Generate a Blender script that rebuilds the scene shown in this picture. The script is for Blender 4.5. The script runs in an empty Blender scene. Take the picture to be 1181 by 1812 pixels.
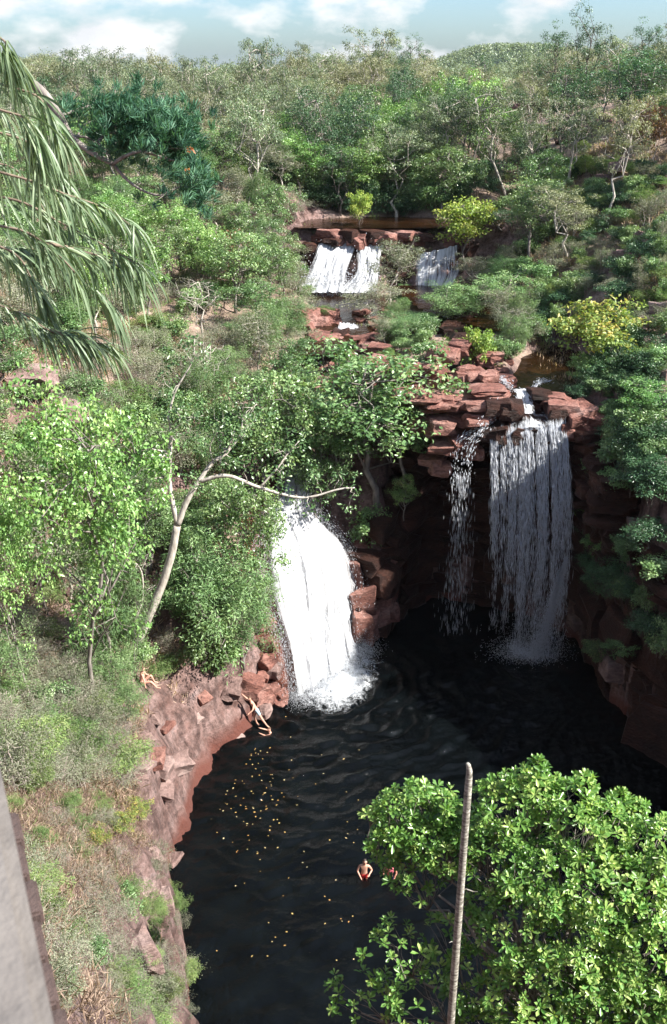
import bpy, bmesh, math, random
import numpy as np
from mathutils import Vector, Matrix
R = math.radians
rng = np.random.default_rng(7)
random.seed(7)
sc = bpy.context.scene
COL = sc.collection

# ------------------------------------------------------------------ camera
FPX = 1762.0; PITCH = R(24); CAMZ = 32.0            # pixels of the 1181 x 1812 photograph
cam = bpy.data.cameras.new('camera'); camo = bpy.data.objects.new('camera', cam); COL.objects.link(camo)
camo.location = (0, 0, CAMZ); camo.rotation_euler = (R(90) - PITCH, 0, 0)
cam.sensor_fit = 'VERTICAL'; cam.sensor_height = 36.0; cam.lens = 36.0 * FPX / 1812.0
cam.clip_start = 0.05; cam.clip_end = 9000
cam.dof.use_dof = True; cam.dof.focus_distance = 45; cam.dof.aperture_fstop = 13
sc.camera = camo

# ------------------------------------------------------------------ sky, sun, exposure
SUN_EL = R(43); SUN_AZ = R(106)                      # azimuth clockwise from the view direction (+Y)
world = bpy.data.worlds.new('World'); sc.world = world; world.use_nodes = True; world.cycles.sampling_method = 'MANUAL'; world.cycles.sample_map_resolution = 512
nt = world.node_tree; nt.nodes.clear()
def wn(t): return nt.nodes.new(t)
wout = wn('ShaderNodeOutputWorld'); wbg = wn('ShaderNodeBackground'); wbg.inputs[1].default_value = 0.05
sky = wn('ShaderNodeTexSky'); sky.sky_type = 'NISHITA'; sky.sun_disc = False
sky.sun_elevation = SUN_EL; sky.sun_rotation = SUN_AZ; sky.air_density = 1.0; sky.dust_density = 1.2; sky.ozone_density = 1.0
tc = wn('ShaderNodeTexCoord')
cn = wn('ShaderNodeTexNoise'); cn.inputs['Scale'].default_value = 6.5; cn.inputs['Detail'].default_value = 9; cn.inputs['Roughness'].default_value = 0.55
mp = wn('ShaderNodeMapping'); mp.inputs['Location'].default_value = (3.1, 0.4, 0); mp.inputs['Scale'].default_value = (1.0, 1.0, 2.1); nt.links.new(tc.outputs['Generated'], mp.inputs[0])
nt.links.new(mp.outputs[0], cn.inputs['Vector'])
cr = wn('ShaderNodeValToRGB'); cr.color_ramp.elements[0].position = 0.485; cr.color_ramp.elements[1].position = 0.585
nt.links.new(cn.outputs[0], cr.inputs[0])
cn2 = wn('ShaderNodeTexNoise'); cn2.inputs['Scale'].default_value = 14.0; cn2.inputs['Detail'].default_value = 6
nt.links.new(mp.outputs[0], cn2.inputs['Vector'])
ccol = wn('ShaderNodeValToRGB'); ccol.color_ramp.elements[0].position = 0.3; ccol.color_ramp.elements[0].color = (6.6, 6.8, 7.1, 1)
ccol.color_ramp.elements[1].position = 0.62; ccol.color_ramp.elements[1].color = (8.3, 8.3, 8.3, 1)
nt.links.new(cn2.outputs[0], ccol.inputs[0])
skyg = wn('ShaderNodeMixRGB'); skyg.blend_type = 'MULTIPLY'; skyg.inputs[0].default_value = 1; skyg.inputs[2].default_value = (0.98, 1.25, 1.6, 1); nt.links.new(sky.outputs[0], skyg.inputs[1])
mixc = wn('ShaderNodeMixRGB'); nt.links.new(cr.outputs[0], mixc.inputs[0]); nt.links.new(skyg.outputs[0], mixc.inputs[1]); nt.links.new(ccol.outputs[0], mixc.inputs[2])
nt.links.new(mixc.outputs[0], wbg.inputs[0]); nt.links.new(wbg.outputs[0], wout.inputs[0])

sl = bpy.data.lights.new('sun', 'SUN'); sl.energy = 5.0; sl.angle = R(0.53); sl.color = (1.0, 0.955, 0.88)
so = bpy.data.objects.new('sun', sl); COL.objects.link(so)
tosun = Vector((math.sin(SUN_AZ) * math.cos(SUN_EL), math.cos(SUN_AZ) * math.cos(SUN_EL), math.sin(SUN_EL)))
so.rotation_euler = tosun.to_track_quat('Z', 'Y').to_euler(); so.location = (60, -30, 90)
vs = sc.view_settings; vs.view_transform = 'Standard'; vs.look = 'None'; vs.exposure = 1.45; vs.gamma = 1.0; vs.use_curve_mapping = False
cy = sc.cycles; cy.use_denoising = True; cy.max_bounces = 5; cy.diffuse_bounces = 1; cy.glossy_bounces = 2
cy.transmission_bounces = 3; cy.transparent_max_bounces = 10; cy.volume_bounces = 0; cy.caustics_reflective = False; cy.caustics_refractive = False
cy.sample_clamp_indirect = 4.0

# ------------------------------------------------------------------ pixel -> world
def ray(u, v):
    a = (u - 590.5) / FPX; b = (906 - v) / FPX
    return np.array([a, math.cos(PITCH) + b * math.sin(PITCH), -math.sin(PITCH) + b * math.cos(PITCH)])
def aty(u, v, y):
    d = ray(u, v); t = y / d[1]; return np.array([d[0] * t, y, CAMZ + d[2] * t])
def atz(u, v, z):
    d = ray(u, v); t = (z - CAMZ) / d[2]; return np.array([d[0] * t, d[1] * t, z])
def project(p):
    x, y, z = p[0], p[1], p[2] - CAMZ
    f = y * math.cos(PITCH) - z * math.sin(PITCH); up = y * math.sin(PITCH) + z * math.cos(PITCH)
    return 590.5 + FPX * x / f, 906 - FPX * up / f, f

# ------------------------------------------------------------------ numpy noise
def _h(ix, iy, iz, s):
    n = (ix * 374761393 + iy * 668265263 + iz * 2147483647 + s * 974711) & 0xffffffff
    n = ((n ^ (n >> 13)) * 1274126177) & 0xffffffff
    return ((n ^ (n >> 16)) & 0xffff) / 65535.0
def vnoise(x, y, z=0.0, s=0):
    x = np.asarray(x, float); y = np.asarray(y, float); z = np.zeros_like(x) + z
    ix, iy, iz = np.floor(x).astype(np.int64), np.floor(y).astype(np.int64), np.floor(z).astype(np.int64)
    fx, fy, fz = x - ix, y - iy, z - iz
    fx, fy, fz = fx*fx*(3-2*fx), fy*fy*(3-2*fy), fz*fz*(3-2*fz)
    r = 0
    for a in (0, 1):
        for b in (0, 1):
            for c in (0, 1):
                r = r + _h(ix+a, iy+b, iz+c, s) * (fx if a else 1-fx) * (fy if b else 1-fy) * (fz if c else 1-fz)
    return r * 2 - 1
def fbm(x, y, z=0.0, o=4, s=0):
    r = 0; a = 0.5; f = 1.0
    for i in range(o):
        r = r + a * vnoise(np.asarray(x)*f, np.asarray(y)*f, np.asarray(z)*f, s+i); a *= 0.5; f *= 2.03
    return r
def sstep(a, b, x):
    t = np.clip((x - a) / (b - a), 0, 1); return t*t*(3-2*t)

# ------------------------------------------------------------------ mesh helpers
def mesh_np(name, V, F, mat=None, rnd=None, smooth=False, mats=None, mi=None):
    V = np.asarray(V, np.float32); F = np.asarray(F, np.int32)
    me = bpy.data.meshes.new(name)
    n, k = F.shape
    me.vertices.add(len(V)); me.vertices.foreach_set('co', V.ravel())
    me.loops.add(n*k); me.loops.foreach_set('vertex_index', F.ravel())
    me.polygons.add(n); me.polygons.foreach_set('loop_start', np.arange(0, n*k, k, dtype=np.int32))
    if smooth: me.polygons.foreach_set('use_smooth', np.ones(n, bool))
    if mat: me.materials.append(mat)
    if mats:
        for m in mats: me.materials.append(m)
        me.polygons.foreach_set('material_index', np.asarray(mi, np.int32))
    if rnd is not None:
        at = me.attributes.new('rnd', 'FLOAT', 'POINT'); at.data.foreach_set('value', np.asarray(rnd, np.float32))
    me.update(); me.validate()
    return me
def link(name, me, parent=None, loc=None, rot=None, scale=None):
    o = bpy.data.objects.new(name, me); COL.objects.link(o)
    if parent: o.parent = parent
    if loc is not None: o.location = loc
    if rot is not None: o.rotation_euler = rot
    if scale is not None: o.scale = scale
    return o
def tag(o, label=None, cat=None, group=None, kind=None):
    if label: o['label'] = label
    if cat: o['category'] = cat
    if group: o['group'] = group
    if kind: o['kind'] = kind
    return o
class MB:
    def __init__(s): s.V = []; s.F = []; s.r = []; s.n = 0
    def add(s, V, F, r=0.5):
        V = np.asarray(V, float); F = np.asarray(F, int)
        s.V.append(V); s.F.append(F + s.n); s.n += len(V)
        s.r.append(np.full(len(V), r) if np.isscalar(r) else np.asarray(r))
    def mesh(s, name, mat, smooth=False):
        return mesh_np(name, np.concatenate(s.V), np.concatenate(s.F), mat, np.concatenate(s.r), smooth)
def nrm(a): return a / (np.linalg.norm(a, axis=-1, keepdims=True) + 1e-9)
def tube(pts, rad, n=6):
    P = np.asarray(pts, float); k = len(P); rad = np.broadcast_to(np.asarray(rad, float), (k,))
    T = nrm(np.gradient(P, axis=0)); ref = np.array([0.31, 0.17, 0.93])
    A = nrm(np.cross(T, ref)); B = np.cross(T, A)
    an = np.arange(n) * 2*math.pi/n
    V = P[:, None] + rad[:, None, None] * (np.cos(an)[None, :, None]*A[:, None] + np.sin(an)[None, :, None]*B[:, None])
    V = V.reshape(-1, 3); i, j = np.meshgrid(np.arange(k-1), np.arange(n), indexing='ij')
    a = (i*n + j).ravel(); b = (i*n + (j+1) % n).ravel()
    F = np.concatenate([np.stack([a, b, b+n], 1), np.stack([a, b+n, a+n], 1)])
    c = len(V); V = np.vstack([V, P[0], P[-1]]); jj = np.arange(n)
    F = np.vstack([F, np.stack([np.full(n, c), (jj+1) % n, jj], 1), np.stack([np.full(n, c+1), (k-1)*n+jj, (k-1)*n+(jj+1) % n], 1)])
    return V, F
def smooth_line(pts, n=6):
    P = np.asarray(pts, float)
    if len(P) < 3: return np.linspace(P[0], P[-1], n+1)
    Q = np.vstack([2*P[0]-P[1], P, 2*P[-1]-P[-2]]); out = []
    for i in range(1, len(Q)-2):
        for t in np.linspace(0, 1, n, endpoint=False):
            a, b, c, d = Q[i-1], Q[i], Q[i+1], Q[i+2]
            out.append(0.5*((2*b)+(-a+c)*t+(2*a-5*b+4*c-d)*t*t+(-a+3*b-3*c+d)*t**3))
    out.append(P[-1]); return np.array(out)
def leaf_quads(C, A, N, L, W, fold=0.18):
    """folded diamond leaves: C base points, A unit axis, N unit normal"""
    L = np.broadcast_to(L, (len(C),))[:, None]; W = np.broadcast_to(W, (len(C),))[:, None]
    S = nrm(np.cross(A, N)); Np = np.cross(S, A)
    v0 = C; v2 = C + A*L - Np*L*0.12
    v1 = C + A*L*0.52 + S*W*0.5 + Np*W*fold; v3 = C + A*L*0.52 - S*W*0.5 + Np*W*fold
    V = np.stack([v0, v1, v2, v3], 1).reshape(-1, 3); b = np.arange(len(C))*4
    F = np.concatenate([np.stack([b, b+1, b+2], 1), np.stack([b, b+2, b+3], 1)])
    return V, F
def rdir(n, r): return nrm(r.normal(size=(n, 3)))

# ------------------------------------------------------------------ materials
def mat(name):
    m = bpy.data.materials.new(name); m.use_nodes = True; t = m.node_tree; t.nodes.clear()
    o = t.nodes.new('ShaderNodeOutputMaterial'); return m, t, o
def N(t, ty, **kw):
    n = t.nodes.new(ty)
    for k, v in kw.items():
        if k in n.inputs.keys(): n.inputs[k].default_value = v
        else: setattr(n, k, v)
    return n
def ramp(t, stops):
    n = t.nodes.new('ShaderNodeValToRGB'); e = n.color_ramp.elements
    while len(e) < len(stops): e.new(0.5)
    for el, (p, c) in zip(e, stops): el.position = p; el.color = (*c, 1) if len(c) == 3 else c
    return n
def leaf_mat(name, c0, c1, c2, transl=0.35, rough=0.45, spec=0.35):
    """leaf colours c0..c2 spread by a per-leaf random value, shifted a little per plant"""
    m, t, o = mat(name); L = t.links.new
    at = N(t, 'ShaderNodeAttribute', attribute_name='rnd'); oi = N(t, 'ShaderNodeObjectInfo')
    rp = ramp(t, [(0.0, c0), (0.55, c1), (1.0, c2)]); L(at.outputs['Fac'], rp.inputs[0])
    hs = N(t, 'ShaderNodeHueSaturation'); hs.inputs['Saturation'].default_value = 0.94; L(rp.outputs[0], hs.inputs['Color'])
    m1 = N(t, 'ShaderNodeMapRange'); m1.inputs['To Min'].default_value = 0.485; m1.inputs['To Max'].default_value = 0.515
    m2 = N(t, 'ShaderNodeMapRange'); m2.inputs['To Min'].default_value = 1.0; m2.inputs['To Max'].default_value = 1.62
    mm = N(t, 'ShaderNodeMath', operation='FRACT'); ml = N(t, 'ShaderNodeMath', operation='MULTIPLY'); ml.inputs[1].default_value = 7.31
    L(oi.outputs['Random'], m1.inputs[0]); L(oi.outputs['Random'], ml.inputs[0]); L(ml.outputs[0], mm.inputs[0]); L(mm.outputs[0], m2.inputs[0])
    L(m1.outputs[0], hs.inputs['Hue']); L(m2.outputs[0], hs.inputs['Value'])
    b = N(t, 'ShaderNodeBsdfPrincipled', Roughness=rough); b.inputs['Specular IOR Level'].default_value = spec
    L(hs.outputs[0], b.inputs['Base Color'])
    tr = N(t, 'ShaderNodeBsdfTranslucent'); br = N(t, 'ShaderNodeMixRGB', blend_type='MULTIPLY'); br.inputs[0].default_value = 1; br.inputs[2].default_value = (1.25, 1.3, 0.6, 1)
    L(hs.outputs[0], br.inputs[1]); L(br.outputs[0], tr.inputs[0])
    mx = N(t, 'ShaderNodeMixShader'); mx.inputs[0].default_value = transl
    L(b.outputs[0], mx.inputs[1]); L(tr.outputs[0], mx.inputs[2]); L(mx.outputs[0], o.inputs[0])
    return m
def bark_mat(name, c0, c1, scale=6):
    m, t, o = mat(name); L = t.links.new
    tcx = N(t, 'ShaderNodeTexCoord'); mpg = N(t, 'ShaderNodeMapping'); mpg.inputs['Scale'].default_value = (1, 1, 0.3); L(tcx.outputs['Object'], mpg.inputs[0])
    nz = N(t, 'ShaderNodeTexNoise', Scale=scale, Detail=6.0, Roughness=0.65); L(mpg.outputs[0], nz.inputs['Vector'])
    rp = ramp(t, [(0.3, c0), (0.65, c1)]); L(nz.outputs[0], rp.inputs[0])
    b = N(t, 'ShaderNodeBsdfPrincipled', Roughness=0.85); L(rp.outputs[0], b.inputs['Base Color'])
    bp = N(t, 'ShaderNodeBump', Strength=0.6, Distance=0.03); L(nz.outputs[0], bp.inputs['Height']); L(bp.outputs[0], b.inputs['Normal'])
    L(b.outputs[0], o.inputs[0]); return m
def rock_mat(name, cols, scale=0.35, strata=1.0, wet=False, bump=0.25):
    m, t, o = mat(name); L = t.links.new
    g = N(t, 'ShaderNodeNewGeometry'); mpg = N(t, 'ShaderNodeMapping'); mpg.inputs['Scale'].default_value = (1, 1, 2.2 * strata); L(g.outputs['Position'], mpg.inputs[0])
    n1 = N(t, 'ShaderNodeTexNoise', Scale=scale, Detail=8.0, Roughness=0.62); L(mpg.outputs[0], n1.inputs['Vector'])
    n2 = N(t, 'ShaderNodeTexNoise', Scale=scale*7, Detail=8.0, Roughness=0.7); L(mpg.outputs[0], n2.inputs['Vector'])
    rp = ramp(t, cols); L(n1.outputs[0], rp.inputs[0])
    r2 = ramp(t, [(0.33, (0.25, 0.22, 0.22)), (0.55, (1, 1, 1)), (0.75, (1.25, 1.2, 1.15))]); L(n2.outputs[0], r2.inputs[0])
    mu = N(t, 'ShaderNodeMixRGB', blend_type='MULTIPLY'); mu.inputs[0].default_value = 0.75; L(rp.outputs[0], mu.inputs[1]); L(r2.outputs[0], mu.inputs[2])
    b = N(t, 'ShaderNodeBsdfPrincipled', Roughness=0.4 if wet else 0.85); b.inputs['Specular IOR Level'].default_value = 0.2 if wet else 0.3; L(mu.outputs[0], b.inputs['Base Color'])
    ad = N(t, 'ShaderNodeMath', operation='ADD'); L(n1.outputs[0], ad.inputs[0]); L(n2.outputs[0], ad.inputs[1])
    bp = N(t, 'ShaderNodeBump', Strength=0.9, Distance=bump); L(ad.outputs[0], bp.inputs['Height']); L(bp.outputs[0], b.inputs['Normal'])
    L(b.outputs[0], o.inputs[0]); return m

M = {}
M['euc'] = leaf_mat('eucalypt_leaves', (0.055, 0.085, 0.045), (0.13, 0.175, 0.095), (0.3, 0.34, 0.2), 0.25, 0.4, 0.45)
M['euc2'] = leaf_mat('olive_leaves', (0.075, 0.09, 0.045), (0.165, 0.18, 0.095), (0.34, 0.33, 0.2), 0.25, 0.4, 0.4)
M['broad'] = leaf_mat('broad_leaves', (0.042, 0.095, 0.028), (0.115, 0.205, 0.068), (0.30, 0.40, 0.18), 0.28, 0.32, 0.6)
M['bright'] = leaf_mat('bright_leaves', (0.055, 0.14, 0.03), (0.15, 0.29, 0.075), (0.34, 0.47, 0.17), 0.32, 0.32, 0.6)
M['dark'] = leaf_mat('dark_leaves', (0.016, 0.045, 0.018), (0.04, 0.1, 0.04), (0.12, 0.21, 0.09), 0.2, 0.35, 0.5)
M['fine'] = leaf_mat('fine_leaves', (0.045, 0.10, 0.035), (0.12, 0.21, 0.075), (0.26, 0.36, 0.16), 0.28, 0.45, 0.4)
M['grey'] = leaf_mat('grey_leaves', (0.10, 0.12, 0.075), (0.17, 0.185, 0.12), (0.27, 0.27, 0.19), 0.3)
M['yellow'] = leaf_mat('yellow_green_leaves', (0.10, 0.19, 0.03), (0.22, 0.31, 0.06), (0.42, 0.42, 0.12), 0.36)
M['brown'] = leaf_mat('dead_leaves', (0.12, 0.06, 0.03), (0.24, 0.14, 0.08), (0.40, 0.27, 0.18), 0.25)
M['orange'] = leaf_mat('autumn_leaves', (0.08, 0.13, 0.03), (0.17, 0.22, 0.05), (0.44, 0.30, 0.08), 0.35)
M['needle'] = leaf_mat('needle_leaves', (0.02, 0.07, 0.045), (0.055, 0.15, 0.085), (0.15, 0.3, 0.18), 0.3)
M['droop'] = leaf_mat('long_grey_green_leaves', (0.08, 0.125, 0.06), (0.15, 0.21, 0.115), (0.25, 0.31, 0.19), 0.35, 0.4, 0.5)
M['rosette'] = leaf_mat('glossy_rosette_leaves', (0.03, 0.09, 0.015), (0.105, 0.235, 0.04), (0.33, 0.42, 0.12), 0.35, 0.3, 0.55)
M['straw'] = leaf_mat('straw', (0.20, 0.14, 0.095), (0.33, 0.24, 0.175), (0.50, 0.39, 0.30), 0.3, 0.7, 0.2)
M['greengrass'] = leaf_mat('green_grass', (0.07, 0.13, 0.035), (0.14, 0.22, 0.07), (0.28, 0.32, 0.13), 0.35, 0.6, 0.2)
M['bark_white'] = bark_mat('pale_bark', (0.24, 0.20, 0.17), (0.60, 0.55, 0.48))
M['bark_grey'] = bark_mat('grey_bark', (0.10, 0.085, 0.075), (0.30, 0.265, 0.235))
M['bark_dark'] = bark_mat('dark_bark', (0.035, 0.028, 0.024), (0.12, 0.095, 0.08))
M['twig'] = bark_mat('bleached_twigs', (0.22, 0.18, 0.155), (0.46, 0.40, 0.35))
ROCKC = [(0.28, (0.09, 0.042, 0.036)), (0.45, (0.24, 0.105, 0.082)), (0.6, (0.36, 0.195, 0.16)), (0.75, (0.31, 0.22, 0.20))]
M['rock'] = rock_mat('red_sandstone', ROCKC, 0.5)
M['rock_wet_shade'] = rock_mat('wet_shade_toned_sandstone', [(0.3, (0.018, 0.009, 0.007)), (0.55, (0.06, 0.026, 0.019)), (0.75, (0.12, 0.055, 0.038))], 0.6, 1.0, True)  # wet rock, darkened further so its colour holds the cliff's shade
M['rock_pale'] = rock_mat('weathered_pink_sandstone', [(0.3, (0.16, 0.10, 0.09)), (0.48, (0.27, 0.18, 0.16)), (0.62, (0.37, 0.27, 0.245)), (0.78, (0.28, 0.17, 0.135))], 0.4)

# ------------------------------------------------------------------ the lie of the land
POOL = np.array([(-4.6, 22), (-5.4, 27), (-6.0, 30), (-6.9, 33), (-7.1, 34.8), (-6.4, 36), (-5.5, 39), (-4.7, 41.7), (-3.7, 43.6), (-2.9, 45.9),
    (-1.0, 46.6), (0.6, 49.0), (1.9, 52.1), (2.6, 52.5), (3.4, 54.6), (4.6, 57.0), (7.0, 58.0), (10, 57.2), (13, 55.6), (15.0, 52.0), (15.3, 48.4), (15.6, 45.5), (16.6, 42.4),
    (18.0, 40), (19, 36), (18.5, 30), (15.5, 25), (11, 22.5), (5, 21.5), (0, 21.0)], float)
PW = np.array([1.5, 1.2, 1.0, 1.0, 1.2, 2.2, 3.6, 4.0, 3.0, 3.0, 5, 5, 2.5, 1.6, 1.0, 0.8, 0.8, 0.8, 0.8, 0.8, 0.9, 0.9, 1.0, 1.2, 2, 4, 5, 6, 6, 4])
def pool_sd(x, y):
    """signed distance to the waterline (negative over the pool) and bank width there"""
    x = np.asarray(x, float); y = np.asarray(y, float)
    best = np.full(x.shape, 1e9); w = np.ones(x.shape); ins = np.zeros(x.shape, bool)
    for i in range(len(POOL)):
        a = POOL[i]; b = POOL[(i+1) % len(POOL)]; d = b - a
        t = np.clip(((x-a[0])*d[0] + (y-a[1])*d[1]) / (d @ d), 0, 1)
        ds = np.hypot(x-a[0]-t*d[0], y-a[1]-t*d[1]); c = ds < best
        best = np.where(c, ds, best); w = np.where(c, PW[i]*(1-t) + PW[(i+1) % len(POOL)]*t, w)
        cond = ((a[1] > y) != (b[1] > y)); xi = a[0] + (y-a[1]) * d[0] / (d[1] if abs(d[1]) > 1e-9 else 1e-9)
        ins ^= cond & (x < xi)
    return np.where(ins, -best, best), w
def upstep(x, y):
    yy = y + 0.8*np.sin(x*0.9) - 0.12*(x-4)
    return 4.0 * sstep(82.5, 85.2, yy) * sstep(-9, -4, x) * (1 - sstep(13, 18, x))
CP = np.array([
 (0,0,27.0),(-5,0,28),(8,0,25),(-12,0,30),(-20,5,30),(-34,0,33),(20,0,26),(32,5,28),(-3,4,26.0),(-6,5,25.5),(0,6,19),(-3.4,9.7,20.6),(-6,10,21),(-4.1,13,16.9),(-4.0,15,14.2),(-2.6,14,8),(-3.2,18,3),
 (-5.0,20,9.6),(-5.9,25,6.8),(-6.4,29,4.8),(-6.8,17,14.7),(-9.2,24,11.2),(-7.2,27,7.6),(-7.6,32,5.2),(-9.5,35,6.6),(-11.9,32,8.6),(-14.1,40,9.2),(-10,43,5.6),(-9.4,40,5.4),(-8.8,37.5,4.6),
 (-13.7,46,12.1),(-17,51,18.2),(-8.5,46,8.0),(-9,54,13.0),(-6.0,52,9.8),(-5.5,48,6.5),(-4.1,58,12.6),(-5.4,66,14.6),(-10,62,15.2),(-15.8,72,18),(-11.6,80,18.6),(-8,74,16.4),(-26,110,20.8),(-24,60,22),
 (-26,48,24),(-26,30,21),(-22,15,25),(-42,70,25),(-44,40,29),(0,10,11),(3,12,8),(0,16,4.5),(6,17,3),(12,17,4),(14,10,10),(22,10,15),(26,20,13),
 (10.8,55,14.7),(13.7,59,15.0),(10.5,68,15.4),(9.5,79,15.5),(1.3,79,15.4),(1.2,70,14.4),(-1.5,64,13.2),(-2.7,59,11.6),(-2.5,54.5,9.4),(5,63,15.6),(7.6,60,15.8),(3,58,13.0),(2.2,55,8.5),
 (0.5,88,19.3),(5.5,93,19.5),(8.2,88,19.2),(15,88,20.4),(-8,90,20.6),(14.9,56,15.3),(18.2,57,17.4),(18.9,66,19.2),(25.3,84,24.6),(14.5,66,16.3),(31,100,28),(24,140,26.5),(21,95,22.8),
 (16.2,51,13.5),(17.2,47,13.6),(18.8,44,14.5),(21,49,17.5),(31,52,24.5),(42,62,31),(32,32,20),(48,20,30),(20.5,39,13),(23,33,14),
 (0,130,21.5),(18,130,23.5),(0,180,23.0),(-45,150,24.5),(55,150,28),(-70,100,26),(65,90,33),(0,260,23.5),(-110,260,25.5),(110,260,25),(-160,100,29),(160,100,33),(-160,-40,33),(160,-40,33),(0,-50,31)], float)
def _tps(r2): return np.where(r2 > 1e-9, 0.5*r2*np.log(r2 + 1e-12), 0)
_px, _py = CP[:, 0], CP[:, 1]; _cz = CP[:, 2] - upstep(_px, _py)
_K = _tps((_px[:, None]-_px)**2 + (_py[:, None]-_py)**2) + np.eye(len(CP))*0.6
_P = np.column_stack([np.ones(len(CP)), _px, _py])
_A = np.block([[_K, _P], [_P.T, np.zeros((3, 3))]]); _W = np.linalg.solve(_A, np.concatenate([_cz, np.zeros(3)]))
def tps(x, y):
    sh = np.shape(x); x = np.ravel(x); y = np.ravel(y); out = np.zeros(len(x))
    for i in range(0, len(x), 20000):
        a, b = x[i:i+20000], y[i:i+20000]
        out[i:i+20000] = _tps((a[:, None]-_px)**2 + (b[:, None]-_py)**2) @ _W[:-3] + _W[-3] + _W[-2]*a + _W[-1]*b
    return out.reshape(sh)
# flat water above the falls: (level, outline)
CREEKS = {'lower': (15.05, [(9.0, 54.2), (11.5, 53.6), (14, 55.5), (16.5, 58), (17, 63), (14.5, 66), (12.5, 62), (10.8, 57.5)]),
          'middle': (15.75, [(7.5, 73), (9.5, 70), (12.5, 66), (14.0, 66.5), (13, 71), (11, 78), (9, 81.5), (6.0, 81.3), (6.5, 77)]),
          'left': (14.9, [(-2.0, 64.5), (-0.3, 64.5), (1.8, 70), (3.5, 76), (4.0, 81.4), (-3.2, 81), (0.0, 74)]),
          'upper': (19.75, [(-2.0, 86.0), (4, 86.6), (9.8, 86.8), (10.8, 89.5), (8.5, 92.0), (3, 92.6), (-2, 91.5), (-3, 89)])}
def poly_sd(poly, x, y):
    poly = np.array(poly, float); best = np.full(np.shape(x), 1e9); ins = np.zeros(np.shape(x), bool)
    for i in range(len(poly)):
        a = poly[i]; b = poly[(i+1) % len(poly)]; d = b-a; t = np.clip(((x-a[0])*d[0]+(y-a[1])*d[1])/(d@d), 0, 1)
        best = np.minimum(best, np.hypot(x-a[0]-t*d[0], y-a[1]-t*d[1])); cond = ((a[1] > y) != (b[1] > y))
        ins ^= cond & (x < a[0]+(y-a[1])*d[0]/(d[1] if abs(d[1]) > 1e-9 else 1e-9))
    return np.where(ins, -best, best)
# outline of the left fall, edge points as (u, v, distance), top to bottom
LF_L = [(488, 790, 58), (497, 850, 54), (462, 920, 51.5), (457, 980, 49.8), (463, 1040, 48.6), (480, 1100, 47.7), (502, 1160, 47.0), (516, 1240, 46.2)]
LF_R = [(512, 790, 58.5), (532, 850, 54.8), (562, 915, 54.2), (612, 972, 53.6), (632, 1030, 53.2), (628, 1070, 52.9), (636, 1110, 52.5), (643, 1152, 51.5)]
LFL = np.array([aty(*p) for p in LF_L]); LFR = np.array([aty(*p) for p in LF_R])
def ground(x, y):
    x = np.asarray(x, float); y = np.asarray(y, float)
    h = tps(x, y) + upstep(x, y)
    far = sstep(180, 320, np.hypot(x, y)); h = h*(1-far) + 23.0*far
    h = h + 0.55*fbm(x*0.35, y*0.35, 0, 4, 3) + 1.6*fbm(x*0.05, y*0.05, 0, 2, 9)*sstep(60, 130, np.hypot(x, y))
    for lv, poly in CREEKS.values():
        d = poly_sd(poly, x, y); k = sstep(1.2, -0.4, d); h = h*(1-k) + np.minimum(h, lv-0.35)*k
    kf = sstep(-6.5, -4.0, x)*(1-sstep(11.5, 14, x))*sstep(79, 80.5, y)*(1-sstep(86.6, 87.6, y))
    h = h*(1-kf) + np.minimum(h, np.maximum(14.3 + (y-82.0)*0.93, 14.3))*kf
    s, w = pool_sd(x, y); s = s + 0.55*fbm(x*0.7, y*0.7, 0, 3, 5)
    k = np.clip(s/w, 0, 1); k = 1-(1-k)**1.6
    h = np.where(s < 0, -2.2 + 0.0*h, -2.2*(1-k) + np.maximum(h, 0.3)*k) * 1.0
    # bed under the left fall: kept behind the water
    gx = np.linspace(0, 1, 7)
    bed = np.concatenate([LFL*(1-g) + LFR*g for g in gx])
    d2 = (x[..., None]-bed[:, 0])**2 + (y[..., None]-bed[:, 1])**2 if x.size < 5000 else None
    if d2 is not None:
        i = d2.argmin(-1); zz = bed[i, 2]; c = np.sqrt(d2.min(-1)) < 1.3
        h = np.where(c, np.minimum(h, zz-0.9), h)
    else:
        xf, yf, hf = x.ravel(), y.ravel(), h.ravel().copy(); sel = np.where((xf > -9) & (xf < 6) & (yf > 43) & (yf < 62))[0]
        if len(sel):
            d2 = (xf[sel, None]-bed[:, 0])**2 + (yf[sel, None]-bed[:, 1])**2; i = d2.argmin(1); c = np.sqrt(d2.min(1)) < 1.3
            hf[sel] = np.where(c, np.minimum(hf[sel], bed[i, 2]-0.9), hf[sel])
        h = hf.reshape(h.shape)
    return h
def gz(x, y): return float(ground(np.array([x]), np.array([y]))[0])

def axis(lo, hi, step, far_lo, far_hi, g=1.12):
    a = list(np.arange(lo, hi+1e-6, step)); s = step
    while a[-1] < far_hi: s *= g; a.append(a[-1]+s)
    s = step
    while a[0] > far_lo: s *= g; a.insert(0, a[0]-s)
    return np.array(a)
gxs = axis(-20, 26, 0.3, -2600, 2600); gys = axis(4, 100, 0.3, -160, 4200)
GX, GY = np.meshgrid(gxs, gys)
GZ = ground(GX, GY)
def gfast(x, y):
    x = np.asarray(x, float); y = np.asarray(y, float)
    i = np.clip(np.searchsorted(gxs, x)-1, 0, len(gxs)-2); j = np.clip(np.searchsorted(gys, y)-1, 0, len(gys)-2)
    a = np.clip((x-gxs[i])/(gxs[i+1]-gxs[i]), 0, 1); b = np.clip((y-gys[j])/(gys[j+1]-gys[j]), 0, 1)
    return GZ[j, i]*(1-a)*(1-b) + GZ[j, i+1]*a*(1-b) + GZ[j+1, i]*(1-a)*b + GZ[j+1, i+1]*a*b
def gz(x, y): return float(gfast(x, y))
_YS = np.concatenate([np.arange(5, 110, 0.15), np.arange(110, 330, 0.8)])
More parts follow.
